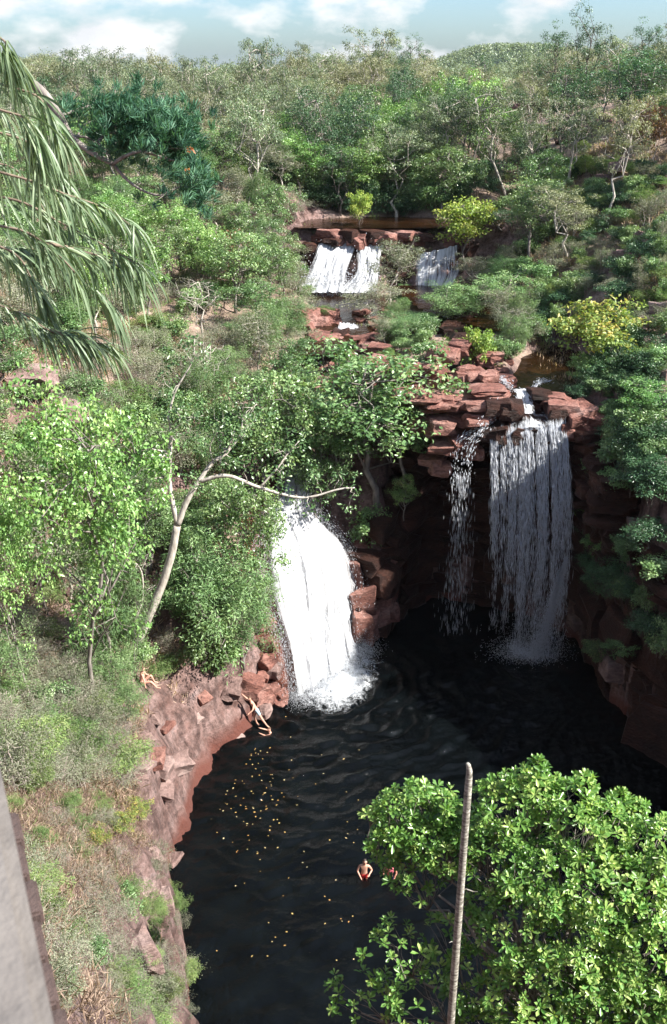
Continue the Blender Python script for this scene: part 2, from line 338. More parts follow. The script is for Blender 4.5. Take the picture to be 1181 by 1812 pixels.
def hit(u, v):
    """where the line of sight through a pixel of the photograph meets the land"""
    d = ray(u, v); t = _YS/d[1]; x = d[0]*t; z = CAMZ + d[2]*t; k = np.where(z < np.maximum(gfast(x, _YS), 0))[0]
    if not len(k): return None
    i = k[0]; return np.array([x[i], _YS[i], gz(x[i], _YS[i])])
sx_, sy_ = np.gradient(GZ, axis=1), np.gradient(GZ, axis=0)
steep = sstep(0.25, 0.8, np.hypot(sx_, sy_)) * (np.abs(GX) < 60) * (GY < 110) * (GY > 3)
VX = GX + steep*0.5*fbm(GX*0.8, GY*0.8, GZ*1.6, 4, 21); VY = GY + steep*0.5*fbm(GX*0.8, GY*0.8, GZ*1.6, 4, 31)
nx, ny = len(gxs), len(gys)
ii, jj = np.meshgrid(np.arange(ny-1), np.arange(nx-1), indexing='ij'); a_ = (ii*nx + jj).ravel()
GF = np.stack([a_, a_+1, a_+nx+1, a_+nx], 1)
def ground_mat():
    m, t, o = mat('ground_soil_and_rock'); L = t.links.new
    g = N(t, 'ShaderNodeNewGeometry'); sp = N(t, 'ShaderNodeSeparateXYZ'); L(g.outputs['True Normal'], sp.inputs[0])
    n1 = N(t, 'ShaderNodeTexNoise', Scale=0.45, Detail=8.0, Roughness=0.65); L(g.outputs['Position'], n1.inputs['Vector'])
    n2 = N(t, 'ShaderNodeTexNoise', Scale=5.0, Detail=8.0, Roughness=0.75); L(g.outputs['Position'], n2.inputs['Vector'])
    soil = ramp(t, [(0.3, (0.10, 0.085, 0.045)), (0.45, (0.27, 0.19, 0.145)), (0.58, (0.43, 0.315, 0.255)), (0.72, (0.33, 0.28, 0.18))]); L(n1.outputs[0], soil.inputs[0])
    lit = ramp(t, [(0.35, (0.35, 0.33, 0.3)), (0.55, (1, 1, 1)), (0.7, (1.3, 1.25, 1.2))]); L(n2.outputs[0], lit.inputs[0])
    mpg = N(t, 'ShaderNodeMapping'); mpg.inputs['Scale'].default_value = (1, 1, 2.4); L(g.outputs['Position'], mpg.inputs[0])
    n3 = N(t, 'ShaderNodeTexNoise', Scale=0.6, Detail=10.0, Roughness=0.62); L(mpg.outputs[0], n3.inputs['Vector'])
    rk = ramp(t, [(0.3, (0.09, 0.042, 0.033)), (0.45, (0.175, 0.105, 0.092)), (0.6, (0.27, 0.18, 0.165)), (0.75, (0.225, 0.18, 0.178))]); L(n3.outputs[0], rk.inputs[0])
    mps = N(t, 'ShaderNodeMapping'); mps.inputs['Scale'].default_value = (1.6, 1.6, 0.22); L(g.outputs['Position'], mps.inputs[0]); n4 = N(t, 'ShaderNodeTexNoise', Scale=1.3, Detail=6.0, Roughness=0.6); L(mps.outputs[0], n4.inputs['Vector'])
    st = ramp(t, [(0.38, (0.42, 0.38, 0.38)), (0.52, (1, 1, 1)), (0.68, (1.25, 1.2, 1.2))]); L(n4.outputs[0], st.inputs[0]); rks = N(t, 'ShaderNodeMixRGB', blend_type='MULTIPLY'); rks.inputs[0].default_value = 0.85; L(rk.outputs[0], rks.inputs[1]); L(st.outputs[0], rks.inputs[2])
    sl_ = N(t, 'ShaderNodeMapRange'); sl_.inputs['From Min'].default_value = 0.86; sl_.inputs['From Max'].default_value = 0.72; L(sp.outputs[2], sl_.inputs[0])
    mx = N(t, 'ShaderNodeMixRGB'); L(sl_.outputs[0], mx.inputs[0]); L(soil.outputs[0], mx.inputs[1]); L(rks.outputs[0], mx.inputs[2])
    mu = N(t, 'ShaderNodeMixRGB', blend_type='MULTIPLY'); mu.inputs[0].default_value = 0.8; L(mx.outputs[0], mu.inputs[1]); L(lit.outputs[0], mu.inputs[2])
    # wet band at the waterline of the pool
    ps = N(t, 'ShaderNodeSeparateXYZ'); L(g.outputs['Position'], ps.inputs[0])
    wad = N(t, 'ShaderNodeMath', operation='MULTIPLY_ADD'); L(n1.outputs[0], wad.inputs[0]); wad.inputs[1].default_value = -1.6; L(ps.outputs[2], wad.inputs[2])
    wm = N(t, 'ShaderNodeMapRange'); wm.inputs['From Min'].default_value = 0.1; wm.inputs['From Max'].default_value = -0.5; L(wad.outputs[0], wm.inputs[0])
    wmx = N(t, 'ShaderNodeMixRGB'); L(wm.outputs[0], wmx.inputs[0]); L(mu.outputs[0], wmx.inputs[1]); wmx.inputs[2].default_value = (0.12, 0.038, 0.026, 1)
    b = N(t, 'ShaderNodeBsdfPrincipled', Roughness=0.9); L(wmx.outputs[0], b.inputs['Base Color'])
    ad = N(t, 'ShaderNodeMath', operation='ADD'); L(n3.outputs[0], ad.inputs[0]); L(n2.outputs[0], ad.inputs[1])
    bp = N(t, 'ShaderNodeBump', Strength=0.9, Distance=0.22); L(ad.outputs[0], bp.inputs['Height']); L(bp.outputs[0], b.inputs['Normal'])
    L(b.outputs[0], o.inputs[0]); return m
go = link('ground', mesh_np('ground', np.stack([VX, VY, GZ], -1).reshape(-1, 3), GF, ground_mat(), smooth=True)); tag(go, kind='structure')
# ------------------------------------------------------------------ water
def water_mat(name, col, rough=0.06, scale=1.6, bump=0.05, spec=0.16):
    m, t, o = mat(name); L = t.links.new
    g = N(t, 'ShaderNodeNewGeometry')
    n1 = N(t, 'ShaderNodeTexNoise', Scale=scale, Detail=5.0, Roughness=0.6); L(g.outputs['Position'], n1.inputs['Vector'])
    n2 = N(t, 'ShaderNodeTexNoise', Scale=scale*0.18, Detail=3.0); L(g.outputs['Position'], n2.inputs['Vector'])
    rp = ramp(t, [(0.35, tuple(c*0.45 for c in col)), (0.7, tuple(c*1.5 for c in col))]); L(n2.outputs[0], rp.inputs[0])
    b = N(t, 'ShaderNodeBsdfPrincipled', Roughness=rough, IOR=1.33); b.inputs['Specular IOR Level'].default_value = spec; L(rp.outputs[0], b.inputs['Base Color'])
    bp = N(t, 'ShaderNodeBump', Strength=1.0, Distance=bump); L(n1.outputs[0], bp.inputs['Height']); L(bp.outputs[0], b.inputs['Normal'])
    L(b.outputs[0], o.inputs[0]); return m
M['pool'] = water_mat('dark_pool_water', (0.0016, 0.0024, 0.0028), 0.03, 3.2, 0.09, 0.34)
M['creek'] = water_mat('brown_creek_water', (0.022, 0.010, 0.004), 0.1, 2.0, 0.04)
wx = np.arange(-9, 21.01, 0.13); wy = np.arange(20, 59.5, 0.13); WX, WY = np.meshgrid(wx, wy)
dl = np.hypot(WX+0.2, WY-48.0); dr = np.hypot(WX-11.3, WY-50.6)
wob = 1.6*fbm(WX*0.35, WY*0.35, 0, 3, 41)
WZ = 0.11*np.exp(-dl/11)*np.sin((dl+wob)*5.2) + 0.06*np.exp(-dl/16)*np.sin((dl+wob*1.6)*8.3+1) + 0.045*np.exp(-dr/8)*np.sin((dr+wob)*5.0)
amp = 0.6 + 0.9*np.exp(-dl/9)
ca, sa = math.cos(0.35), math.sin(0.35)
WZ += amp*(0.12*fbm((WX*ca+WY*sa)*0.7, (WY*ca-WX*sa)*1.9, 0, 4, 51)) + 0.05*fbm(WX*1.6, WY*3.3, 0, 2, 61)
WZ += (0.35+0.9*np.exp(-dl/13))*0.06*vnoise((WX*ca+WY*sa)*1.3, (WY*ca-WX*sa)*3.4, 0, 63)
n_, m_ = WX.shape[1], WX.shape[0]
ii, jj = np.meshgrid(np.arange(m_-1), np.arange(n_-1), indexing='ij'); a_ = (ii*n_ + jj).ravel(); WF = np.stack([a_, a_+1, a_+n_+1, a_+n_], 1)
psd, _ = pool_sd(WX, WY); keep = (psd.ravel()[WF] < 1.6).any(1); WF = WF[keep]
po = link('pool', mesh_np('pool', np.stack([WX, WY, WZ], -1).reshape(-1, 3), WF, M['pool'], smooth=True)); tag(po, kind='structure')
def water_z(x, y): return float(WZ[np.clip(int((y-20)/0.13), 0, m_-1), np.clip(int((x+9)/0.13), 0, n_-1)])
for nm, (lv, poly) in CREEKS.items():
    p = np.array(poly); lo, hi = p.min(0)-1.5, p.max(0)+1.5
    X, Y = np.meshgrid(np.arange(lo[0], hi[0], 0.3), np.arange(lo[1], hi[1], 0.3)); Z = lv + 0.03*fbm(X*1.3, Y*1.3, 0, 3, 71)
    a, b = X.shape[1], X.shape[0]; ii, jj = np.meshgrid(np.arange(b-1), np.arange(a-1), indexing='ij'); q = (ii*a+jj).ravel(); F = np.stack([q, q+1, q+a+1, q+a], 1)
    d = poly_sd(poly, X, Y).ravel(); F = F[(d[F] < 0.7).any(1)]
    if nm == 'lower':
        F = F[(Y.ravel()[F] > 53.7).all(1)]
    if nm == 'upper':
        F = F[(Y.ravel()[F] > 86.2).all(1)]
    tag(link('creek', mesh_np('creek', np.stack([X, Y, Z], -1).reshape(-1, 3), F, M['creek'], smooth=True)), kind='structure')

# ------------------------------------------------------------------ rocks
def rock_mesh(seed, sx, sy, sz, mt, rough=0.12, cut=3):
    """an angular block: a subdivided box, chamfered by random planes, roughened; about 100 triangles"""
    r = np.random.default_rng(seed); bm = bmesh.new(); bmesh.ops.create_cube(bm, size=1.0)
    for k in range(cut):
        n = Vector(nrm(r.normal(size=3)*np.array([1, 1, 0.8]))); d = 0.42 + 0.14*r.random()
        bmesh.ops.bisect_plane(bm, geom=bm.verts[:]+bm.edges[:]+bm.faces[:], plane_co=n*d, plane_no=n, clear_outer=True)
        ed = [e for e in bm.edges if e.is_boundary]
        if ed: bmesh.ops.holes_fill(bm, edges=ed, sides=0)
    bmesh.ops.bevel(bm, geom=bm.edges[:], offset=0.045, segments=1, affect='EDGES', clamp_overlap=True)
    bmesh.ops.triangulate(bm, faces=bm.faces[:]); bmesh.ops.subdivide_edges(bm, edges=[e for e in bm.edges if e.calc_length() > 0.35], cuts=1)
    bmesh.ops.triangulate(bm, faces=bm.faces[:])
    P = np.array([v.co[:] for v in bm.verts])
    D = np.stack([vnoise(P[:, 0]*2.6, P[:, 1]*2.6, P[:, 2]*2.6, seed*3+k) for k in range(3)], 1)
    P = (P + D*rough) * np.array([sx, sy, sz])
    for v, p in zip(bm.verts, P): v.co = p
    me = bpy.data.meshes.new('rock'); bm.to_mesh(me); bm.free(); me.materials.append(mt); return me
BLOCK = [rock_mesh(100+i, 1, 1, 1, M['rock']) for i in range(10)]
BLOCKP = [rock_mesh(100+i, 1, 1, 1, M['rock_pale']) for i in range(10)]
BLOCK_WETSHADE = [rock_mesh(100+i, 1, 1, 1, M['rock_wet_shade']) for i in range(10)]
def struct_empty(name, loc=(0, 0, 0)):
    o = bpy.data.objects.new(name, None); COL.objects.link(o); o.location = loc; o['kind'] = 'structure'; return o
def rock_at(parent, p, s, rz=None, kind=BLOCK, tilt=0.12):
    return link('rock', random.choice(kind), parent, p, (random.uniform(-tilt, tilt), random.uniform(-tilt, tilt), random.uniform(0, 6.28) if rz is None else rz), s)
# cliff behind and between the two falls: courses of sandstone, the upper ones overhanging
cl = struct_empty('cliff')
def course_wall(parent, line, ztop, z0=-0.6, over=0.0, kinds=None, hmin=0.6, hmax=1.2, depth=2.2, fill=1.0):
    line = smooth_line(np.array(line, float), 5); seg = np.hypot(*np.diff(line, axis=0).T); L = np.concatenate([[0], np.cumsum(seg)])
    zt = max(ztop) if hasattr(ztop, '__len__') else ztop
    z = z0
    while z < zt:
        big = 1.5 if z < 7 else 1.0; h = random.uniform(hmin, hmax)*(1.5 if z < 7 else 0.62); s = random.uniform(-1, 0); off = random.uniform(-0.35, 0.35)
        while s < L[-1]:
            w = random.uniform(0.7, 2.2)*big; c = min(max(s + w/2, 0), L[-1])
            x = np.interp(c, L, line[:, 0]); y = np.interp(c, L, line[:, 1]); e = 0.05
            tx = np.interp(min(c+e, L[-1]), L, line[:, 0]) - np.interp(max(c-e, 0), L, line[:, 0]); ty = np.interp(min(c+e, L[-1]), L, line[:, 1]) - np.interp(max(c-e, 0), L, line[:, 1])
            n = np.array([-ty, tx]); n = n/(np.hypot(*n)+1e-9)                        # points out of the pool
            zl = np.interp(c/L[-1], np.linspace(0, 1, len(ztop)), ztop) if hasattr(ztop, '__len__') else ztop
            if z < zl - 0.3 and random.random() < fill:
                o = over * ((z+h/2)/zt)**2; j = random.uniform(-0.3, 0.45) + off
                k = kinds(x, y, z) if kinds else BLOCK_WETSHADE
                px_, py_ = x + n[0]*(depth/2 - 0.25 - o + j), y + n[1]*(depth/2 - 0.25 - o + j)
                rock_at(parent, (px_, py_, z+h/2), (w*1.12, depth*random.uniform(0.8, 1.2), h*1.15), math.atan2(ty, tx) + random.uniform(-0.2, 0.2), k, 0.07)
            s += w
        z += h*0.92
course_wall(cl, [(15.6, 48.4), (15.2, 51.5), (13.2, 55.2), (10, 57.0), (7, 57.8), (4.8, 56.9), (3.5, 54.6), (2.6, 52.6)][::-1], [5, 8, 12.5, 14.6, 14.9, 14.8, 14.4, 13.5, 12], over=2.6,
            kinds=lambda x, y, z: BLOCK_WETSHADE if z < 11.5 or x > 12.5 else BLOCK)  # low blocks and the right end take darker rock with shade in its colour
# red ledge right of the big tree, above the right fall
lg = struct_empty('rock_ledge')
def ledge_block(u, v, Y, w, d, h, rz=0.0, kind=BLOCK, parent=lg):
    p = aty(u, v, Y); rock_at(parent, (p[0], p[1], p[2]-h/2), (w, d, h), rz, kind, 0.05)
random.seed(3)
for (u, v, Y, w, d, h) in [(770, 700, 53.6, 2.6, 2.6, 1.0), (820, 694, 53.8, 2.4, 2.6, 0.9), (865, 690, 54.0, 2.2, 2.4, 0.9), (735, 690, 54.4, 2.0, 2.2, 1.2), (790, 712, 52.9, 2.2, 1.6, 0.7), (850, 708, 52.9, 1.8, 1.6, 0.8),
    (730, 640, 57, 2.2, 2.0, 1.3), (770, 622, 58, 1.6, 2.0, 1.6), (800, 615, 58.6, 1.5, 2.0, 1.5), (830, 612, 58.6, 1.4, 2.0, 1.3), (858, 622, 58.4, 1.5, 2.0, 1.2), (855, 676, 55, 1.5, 1.6, 1.0), (875, 668, 56.5, 1.6, 1.6, 1.0), (890, 655, 58.5, 1.5, 1.6, 0.9), (870, 640, 60, 1.8, 1.8, 1.0), (780, 660, 56, 1.5, 1.6, 1.7), (812, 655, 56, 1.3, 1.6, 1.6),
    (840, 660, 56, 1.4, 1.6, 1.4), (866, 664, 56, 1.3, 1.6, 1.2), (757, 655, 56.2, 1.0, 1.4, 2.0), (880, 690, 55, 1.2, 1.4, 0.7), (700, 655, 57.5, 1.8, 2, 1.3), (660, 640, 60, 2.0, 2, 1.3), (715, 700, 54.8, 1.6, 2, 1.6),
    (800, 735, 52.8, 2.2, 1.8, 1.3), (845, 735, 52.6, 1.7, 1.6, 1.1), (760, 740, 53.4, 2.2, 2, 1.5), (800, 775, 53.0, 2.0, 1.8, 1.3), (780, 815, 53.4, 2.0, 1.8, 1.2), (825, 790, 53.0, 1.2, 1.4, 1.1)]:
    for q in range(3):
        ledge_block(u + random.uniform(-22, 22), v + random.uniform(-9, 9), Y + random.uniform(-0.4, 0.5), w*random.uniform(0.55, 1.0), d*random.uniform(0.5, 0.9), h*random.uniform(0.28, 0.62), random.uniform(-0.5, 0.5))
for (u, v, Y, w, d, h) in [(885, 705, 52.6, 1.5, 1.8, 0.8), (905, 712, 52.4, 1.3, 1.7, 0.8), (925, 752, 52.2, 1.4, 1.6, 0.9), (950, 735, 52.6, 1.2, 1.6, 0.9), (975, 752, 52.2, 1.3, 1.6, 0.9), (880, 745, 52.2, 1.4, 1.6, 1.0), (990, 715, 52.6, 1.5, 1.8, 0.8), (960, 690, 53.6, 1.3, 1.4, 0.6), (897, 756, 52.1, 1.1, 1.2, 1.0)]:
    ledge_block(u, v, Y, w, d, h, random.uniform(-0.3, 0.3), BLOCK_WETSHADE)
for (u, v, Y, w, d, h) in [(1000, 708, 52.6, 1.6, 1.8, 0.9), (1025, 715, 52.4, 1.7, 1.8, 1.0), (985, 698, 53.4, 1.6, 1.2, 0.5), (1050, 730, 52.2, 1.6, 1.8, 1.2), (1010, 745, 52.0, 1.2, 1.4, 1.2)]:
    ledge_block(u, v, Y, w, d, h, random.uniform(-0.3, 0.3))
# lip and face of the upper fall
ul = struct_empty('rock_ledge')
for k in range(46):
    u = random.uniform(575, 820); v = random.uniform(405, 425) + max(0, (u-690))*0.06; Y = 86.2 + random.uniform(-0.8, 1.2)
    if random.random() < 0.5 or u > 660: ledge_block(u, v, Y, random.uniform(0.9, 2.2), random.uniform(1, 2.2), random.uniform(0.5, 1.1), None, BLOCK if random.random() < 0.6 else BLOCK_WETSHADE, ul)
for k in range(70):
    u = random.uniform(545, 825); v = random.uniform(425, 520); Y = 85.2 - (v-425)/95*2.0 + random.uniform(-0.2, 0.8)
    ledge_block(u, v, Y+0.7, random.uniform(0.9, 2.0), random.uniform(1.2, 2.0), random.uniform(0.6, 1.4), None, BLOCK_WETSHADE, ul)
# tumble of rock between the upper and lower falls
tr_ = struct_empty('rock_terrace')
for (u0, u1, v0, v1, Y0, Y1, n, kk) in [(640, 740, 540, 660, 76, 58, 26, BLOCK), (520, 600, 540, 690, 74, 59, 34, BLOCK), (730, 870, 540, 600, 73, 64, 18, BLOCK_WETSHADE), (590, 650, 590, 640, 70, 64, 10, BLOCK_WETSHADE), (560, 700, 640, 700, 64, 58, 12, BLOCK), (470, 530, 640, 700, 62, 58, 10, BLOCKP)]:
    for k in range(n):
        u = random.uniform(u0, u1); v = random.uniform(v0, v1); Y = Y0 + (Y1-Y0)*(v-v0)/(v1-v0)
        p = aty(u, v, Y); z = gz(p[0], p[1]); h = random.uniform(0.5, 1.3)
        rock_at(tr_, (p[0], p[1], z + h*0.15), (random.uniform(0.8, 2.0), random.uniform(0.8, 1.8), h), None, kk)
# broken rock on the left cliff and the slabs at its foot
lc = struct_empty('cliff')
for k in range(26):
    t = random.random(); i = random.choice([3, 4, 5, 6, 7, 8]); a, b = POOL[i], POOL[i+1]; p = a + (b-a)*t
    d = random.uniform(0.0, 3.0); n = np.array([-(b-a)[1], (b-a)[0]]); n = n/np.hypot(*n); p = p + n*d
    z = gz(p[0], p[1]); s = random.uniform(0.5, 1.5)
    rock_at(lc, (p[0], p[1], z - 0.2*s), (s*random.uniform(0.8, 1.5), s*random.uniform(0.7, 1.3), s*random.uniform(0.3, 0.6)), None, BLOCKP if random.random() < 0.8 else BLOCK, 0.45)
for (u, v, Y, w, d, h) in [(190, 1330, 35.5, 1.3, 0.8, 0.35), (200, 1345, 35, 1.6, 0.8, 0.4), (215, 1370, 34, 1.2, 0.8, 0.6), (170, 1345, 35, 1.0, 0.8, 0.4), (235, 1390, 33.4, 0.7, 0.7, 1.6), (250, 1350, 34.8, 0.8, 0.8, 1.2), (205, 1400, 33, 1.1, 0.8, 0.6), (230, 1420, 32.4, 0.8, 0.7, 1.2), (90, 1110, 40, 2.2, 1.8, 0.6), (110, 1125, 39.5, 1.6, 1.4, 0.5), (60, 660, 50, 2.2, 2, 0.8), (120, 720, 47, 1.8, 1.6, 0.8)]:
    p = aty(u, v, Y); z = max(p[2], gz(p[0], p[1])); rock_at(lc, (p[0], p[1], z - h*0.3), (w, d, h), random.uniform(-0.4, 0.4), BLOCKP, 0.12)
# edge of the dry grass slope above the water
for k in range(16):
    t = random.random(); Y = 17 + 13*t; x = np.interp(Y, [13, 20, 27, 30], [-3.7, -4.8, -6.0, -6.5]) + random.uniform(-0.7, 0.5)
    z = gz(x, Y); s = random.uniform(0.3, 0.8)
    rock_at(lc, (x, Y, z - 0.15*s), (s, s*1.3, s*random.uniform(0.7, 1.5)), None, BLOCKP if random.random() < 0.6 else BLOCK, 0.3)
# right flank: cliff over the water, its shade put into dark blocks, pink outcrops up the slope
rc = struct_empty('cliff')
course_wall(rc, [(19.6, 36.5), (18.4, 39.5), (16.7, 42.4), (15.8, 45.5), (15.5, 48.6)][::-1], [9, 10, 10, 9, 9], over=0.3, fill=0.85)
for (u0, u1, v0, v1, Y0, Y1, n) in [(1080, 1200, 470, 500, 70, 68, 14), (1060, 1190, 560, 600, 60, 56, 16), (1120, 1200, 600, 690, 56, 50, 26), (960, 1120, 370, 400, 90, 86, 10), (1040, 1120, 640, 700, 55, 52, 14), (1090, 1190, 780, 850, 48, 46, 14), (900, 960, 170, 190, 140, 138, 10), (1000, 1080, 240, 260, 112, 110, 6)]:
    for k in range(n):
        u = random.uniform(u0, u1); v = random.uniform(v0, v1); Y = Y0 + (Y1-Y0)*(v-v0)/(v1-v0)
        p = aty(u, v, Y); z = gz(p[0], p[1]); s = random.uniform(0.7, 1.7) * (1.8 if Y > 100 else 1)
        rock_at(rc, (p[0], p[1], z + 0.15*s), (s*1.2, s, s*random.uniform(0.5, 1.0)), None, BLOCKP, 0.25)

# rock hump that carries the left fall, and the red boulder at its right foot
def loft(Lp, Rp, nu, nv):
    Ls, Rs = smooth_line(Lp, 8), smooth_line(Rp, 8); tl = np.linspace(0, len(Ls)-1, nv); k = np.arange(len(Ls))
    Ls = np.stack([np.interp(tl, k, Ls[:, c]) for c in range(3)], 1); Rs = np.stack([np.interp(tl, k, Rs[:, c]) for c in range(3)], 1)
    s = np.linspace(0, 1, nu)[None, :, None]; G = Ls[:, None]*(1-s) + Rs[:, None]*s
    return G
def grid_faces(nv, nu):
    ii, jj = np.meshgrid(np.arange(nv-1), np.arange(nu-1), indexing='ij'); a = (ii*nu+jj).ravel(); return np.stack([a, a+nu, a+nu+1, a+1], 1)
def grid_normals(G):
    du = np.gradient(G, axis=1); dv = np.gradient(G, axis=0); n = nrm(np.cross(dv, du)); 
    return n
G = loft(LFL, LFR, 40, 60); sgrid = np.linspace(0, 1, 40)[None, :]; vgrid = np.linspace(0, 1, 60)[:, None]
# bulge towards the viewer in the middle
nG = grid_normals(G)
if (nG[..., 1].mean() > 0): nG = -nG
BUL = (np.sin(sgrid*math.pi)*0.8*np.sin(np.clip(vgrid*1.15, 0, 1)*math.pi))[..., None]
Gc = G + nG*BUL
# widened copy behind the water for the rock
ext = np.linspace(-0.45, 1.32, 60)
Lc, Rc_ = Gc[:, 0], Gc[:, -1]
rockG = np.stack([Gc[:, int(round(np.clip(e, 0, 1)*39))] + (Rc_-Lc)*(min(e, 0) + max(e-1, 0)) for e in ext], 1)
edge = np.maximum(np.maximum(-ext, ext-1), 0)
rockG = rockG - nG[:, [int(round(np.clip(e, 0, 1)*39)) for e in ext]]*(0.45 + 0.0*edge[None, :])[..., None] - np.stack([0*edge, -edge*4.0, -edge*(-0.0)], -1)[None]
rn = np.stack([fbm(rockG[..., 0]*0.9, rockG[..., 1]*0.9, rockG[..., 2]*0.9, 5, 80+k) for k in range(3)], -1)
rockG = rockG + rn*np.array([0.5, 0.7, 0.5])*np.clip(0.3+edge*3, 0, 1)[None, :, None]
rockG = np.concatenate([rockG, (rockG[-1]+np.array([0, -0.3, -1.6]))[None]], 0)
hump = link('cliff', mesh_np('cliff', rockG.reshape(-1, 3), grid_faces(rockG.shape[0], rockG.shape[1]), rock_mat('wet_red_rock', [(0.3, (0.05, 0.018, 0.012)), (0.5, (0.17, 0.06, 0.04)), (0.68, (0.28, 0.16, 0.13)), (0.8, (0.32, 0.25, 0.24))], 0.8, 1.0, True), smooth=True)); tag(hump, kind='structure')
random.seed(11)
for (u, v, Y, w, d, h) in [(640, 1040, 52.8, 1.5, 1.6, 2.6), (648, 1085, 52.4, 1.3, 1.4, 2.0), (625, 990, 53.6, 1.6, 1.6, 2.2), (668, 1060, 53.4, 1.2, 1.4, 1.8), (680, 1040, 54.0, 1.4, 1.4, 1.4), (660, 1010, 54.2, 1.4, 1.4, 1.4), (690, 1075, 54.0, 1.0, 1.2, 1.0), (650, 960, 54.6, 1.6, 1.5, 1.6), (690, 985, 54.6, 1.4, 1.4, 1.2), (675, 945, 55, 1.6, 1.4, 0.9)]:
    p = aty(u, v, Y); rock_at(hump, (p[0], p[1], p[2]-h*0.4), (w, d, h), None, BLOCK, 0.15)
for (u, v, Y, s) in [(485, 1180, 46.6, 0.8), (480, 1215, 46.2, 0.9), (492, 1235, 46.0, 0.9), (470, 1160, 46.8, 0.9), (500, 1225, 46.1, 0.6), (465, 1190, 46.2, 0.7), (470, 1225, 45.6, 0.9), (455, 1215, 45.4, 1.2), (440, 1200, 45.2, 1.3), (462, 1250, 44.8, 0.9), (475, 1130, 47.2, 0.8), (470, 1095, 47.8, 0.8)]:
    p = aty(u, v, Y); rock_at(hump, (p[0], p[1], p[2]-s*0.35), (s, s, s*0.9), None, BLOCK if random.random() < 0.7 else BLOCKP, 0.4)
def boulder(u, v, Y, s, label, mt, seed):
    p = aty(u, v, Y); me = rock_mesh(seed, s[0], s[1], s[2], mt, 0.10, 5); o = link('boulder', me, None, p, (0.1, 0.05, random.uniform(0, 6))); tag(o, label, 'boulder'); return o
b1 = atz(1160, 1320, 0.0); boulder(1165, 1285, b1[1]+0.3, (2.6, 2.4, 3.0), 'dark wet boulder standing in the shaded water under the right cliff', M['rock_wet_shade'], 300)
boulder(640, 1110, 51.9, (1.3, 1.2, 2.0), 'red wet boulder at the foot of the white left waterfall', M['rock'], 301)

# ------------------------------------------------------------------ waterfalls
def fall_mat(name, holes, col=(0.88, 0.90, 0.93), su=14, sv=2.2, soft=0.16):
    """white water with gaps drawn out along the flow; the attribute rnd thins it towards its edges"""
    m, t, o = mat(name); L = t.links.new
    uv = N(t, 'ShaderNodeUVMap'); mp_ = N(t, 'ShaderNodeMapping'); mp_.inputs['Scale'].default_value = (su, sv, 1); L(uv.outputs[0], mp_.inputs[0])
    n1 = N(t, 'ShaderNodeTexNoise', Scale=1.0, Detail=9.0, Roughness=0.68, Distortion=0.4); L(mp_.outputs[0], n1.inputs['Vector'])
    at = N(t, 'ShaderNodeAttribute', attribute_name='rnd')
    ad = N(t, 'ShaderNodeMath', operation='ADD'); L(n1.outputs[0], ad.inputs[0]); L(at.outputs['Fac'], ad.inputs[1])
    mr = N(t, 'ShaderNodeMapRange'); mr.inputs['From Min'].default_value = holes; mr.inputs['From Max'].default_value = holes+soft; L(ad.outputs[0], mr.inputs[0])
    b = N(t, 'ShaderNodeBsdfPrincipled', Roughness=0.5); b.inputs['Base Color'].default_value = (*col, 1)
    cr_ = ramp(t, [(0.36, tuple(c*0.5 for c in col)), (0.56, col)]); L(n1.outputs[0], cr_.inputs[0]); L(cr_.outputs[0], b.inputs['Base Color'])
    bp = N(t, 'ShaderNodeBump', Strength=0.8, Distance=0.12); L(n1.outputs[0], bp.inputs['Height']); L(bp.outputs[0], b.inputs['Normal'])
    tl = N(t, 'ShaderNodeBsdfTranslucent'); tl.inputs[0].default_value = (*col, 1); m1 = N(t, 'ShaderNodeMixShader'); m1.inputs[0].default_value = 0.3
    L(b.outputs[0], m1.inputs[1]); L(tl.outputs[0], m1.inputs[2])
    tp = N(t, 'ShaderNodeBsdfTransparent'); mx = N(t, 'ShaderNodeMixShader'); L(mr.outputs[0], mx.inputs[0]); L(tp.outputs[0], mx.inputs[1]); L(m1.outputs[0], mx.inputs[2])
    L(mx.outputs[0], o.inputs[0]); return m
def foam_mat():
    m, t, o = mat('foam'); L = t.links.new; g = N(t, 'ShaderNodeNewGeometry')
    n1 = N(t, 'ShaderNodeTexNoise', Scale=3.2, Detail=9.0, Roughness=0.72, Distortion=0.6); L(g.outputs['Position'], n1.inputs['Vector'])
    at = N(t, 'ShaderNodeAttribute', attribute_name='rnd'); ad = N(t, 'ShaderNodeMath', operation='ADD'); L(n1.outputs[0], ad.inputs[0]); L(at.outputs['Fac'], ad.inputs[1])
    mr = N(t, 'ShaderNodeMapRange'); mr.inputs['From Min'].default_value = 0.74; mr.inputs['From Max'].default_value = 1.12; L(ad.outputs[0], mr.inputs[0])
    b = N(t, 'ShaderNodeBsdfDiffuse'); b.inputs[0].default_value = (0.62, 0.65, 0.69, 1); tp = N(t, 'ShaderNodeBsdfTransparent'); mx = N(t, 'ShaderNodeMixShader')
    L(mr.outputs[0], mx.inputs[0]); L(tp.outputs[0], mx.inputs[1]); L(b.outputs[0], mx.inputs[2]); L(mx.outputs[0], o.inputs[0]); return m
def drop_mat():
    m, t, o = mat('falling_drops'); L = t.links.new
    b = N(t, 'ShaderNodeBsdfDiffuse'); b.inputs[0].default_value = (0.86, 0.89, 0.94, 1); tl = N(t, 'ShaderNodeBsdfTranslucent'); tl.inputs[0].default_value = (0.86, 0.89, 0.94, 1)
    mx = N(t, 'ShaderNodeMixShader'); mx.inputs[0].default_value = 0.45; L(b.outputs[0], mx.inputs[1]); L(tl.outputs[0], mx.inputs[2]); L(mx.outputs[0], o.inputs[0]); return m
M['drops'] = drop_mat()
M['fall_dense'] = fall_mat('white_water_dense', 0.60, (0.74, 0.76, 0.79), 22, 1.8, 0.26)
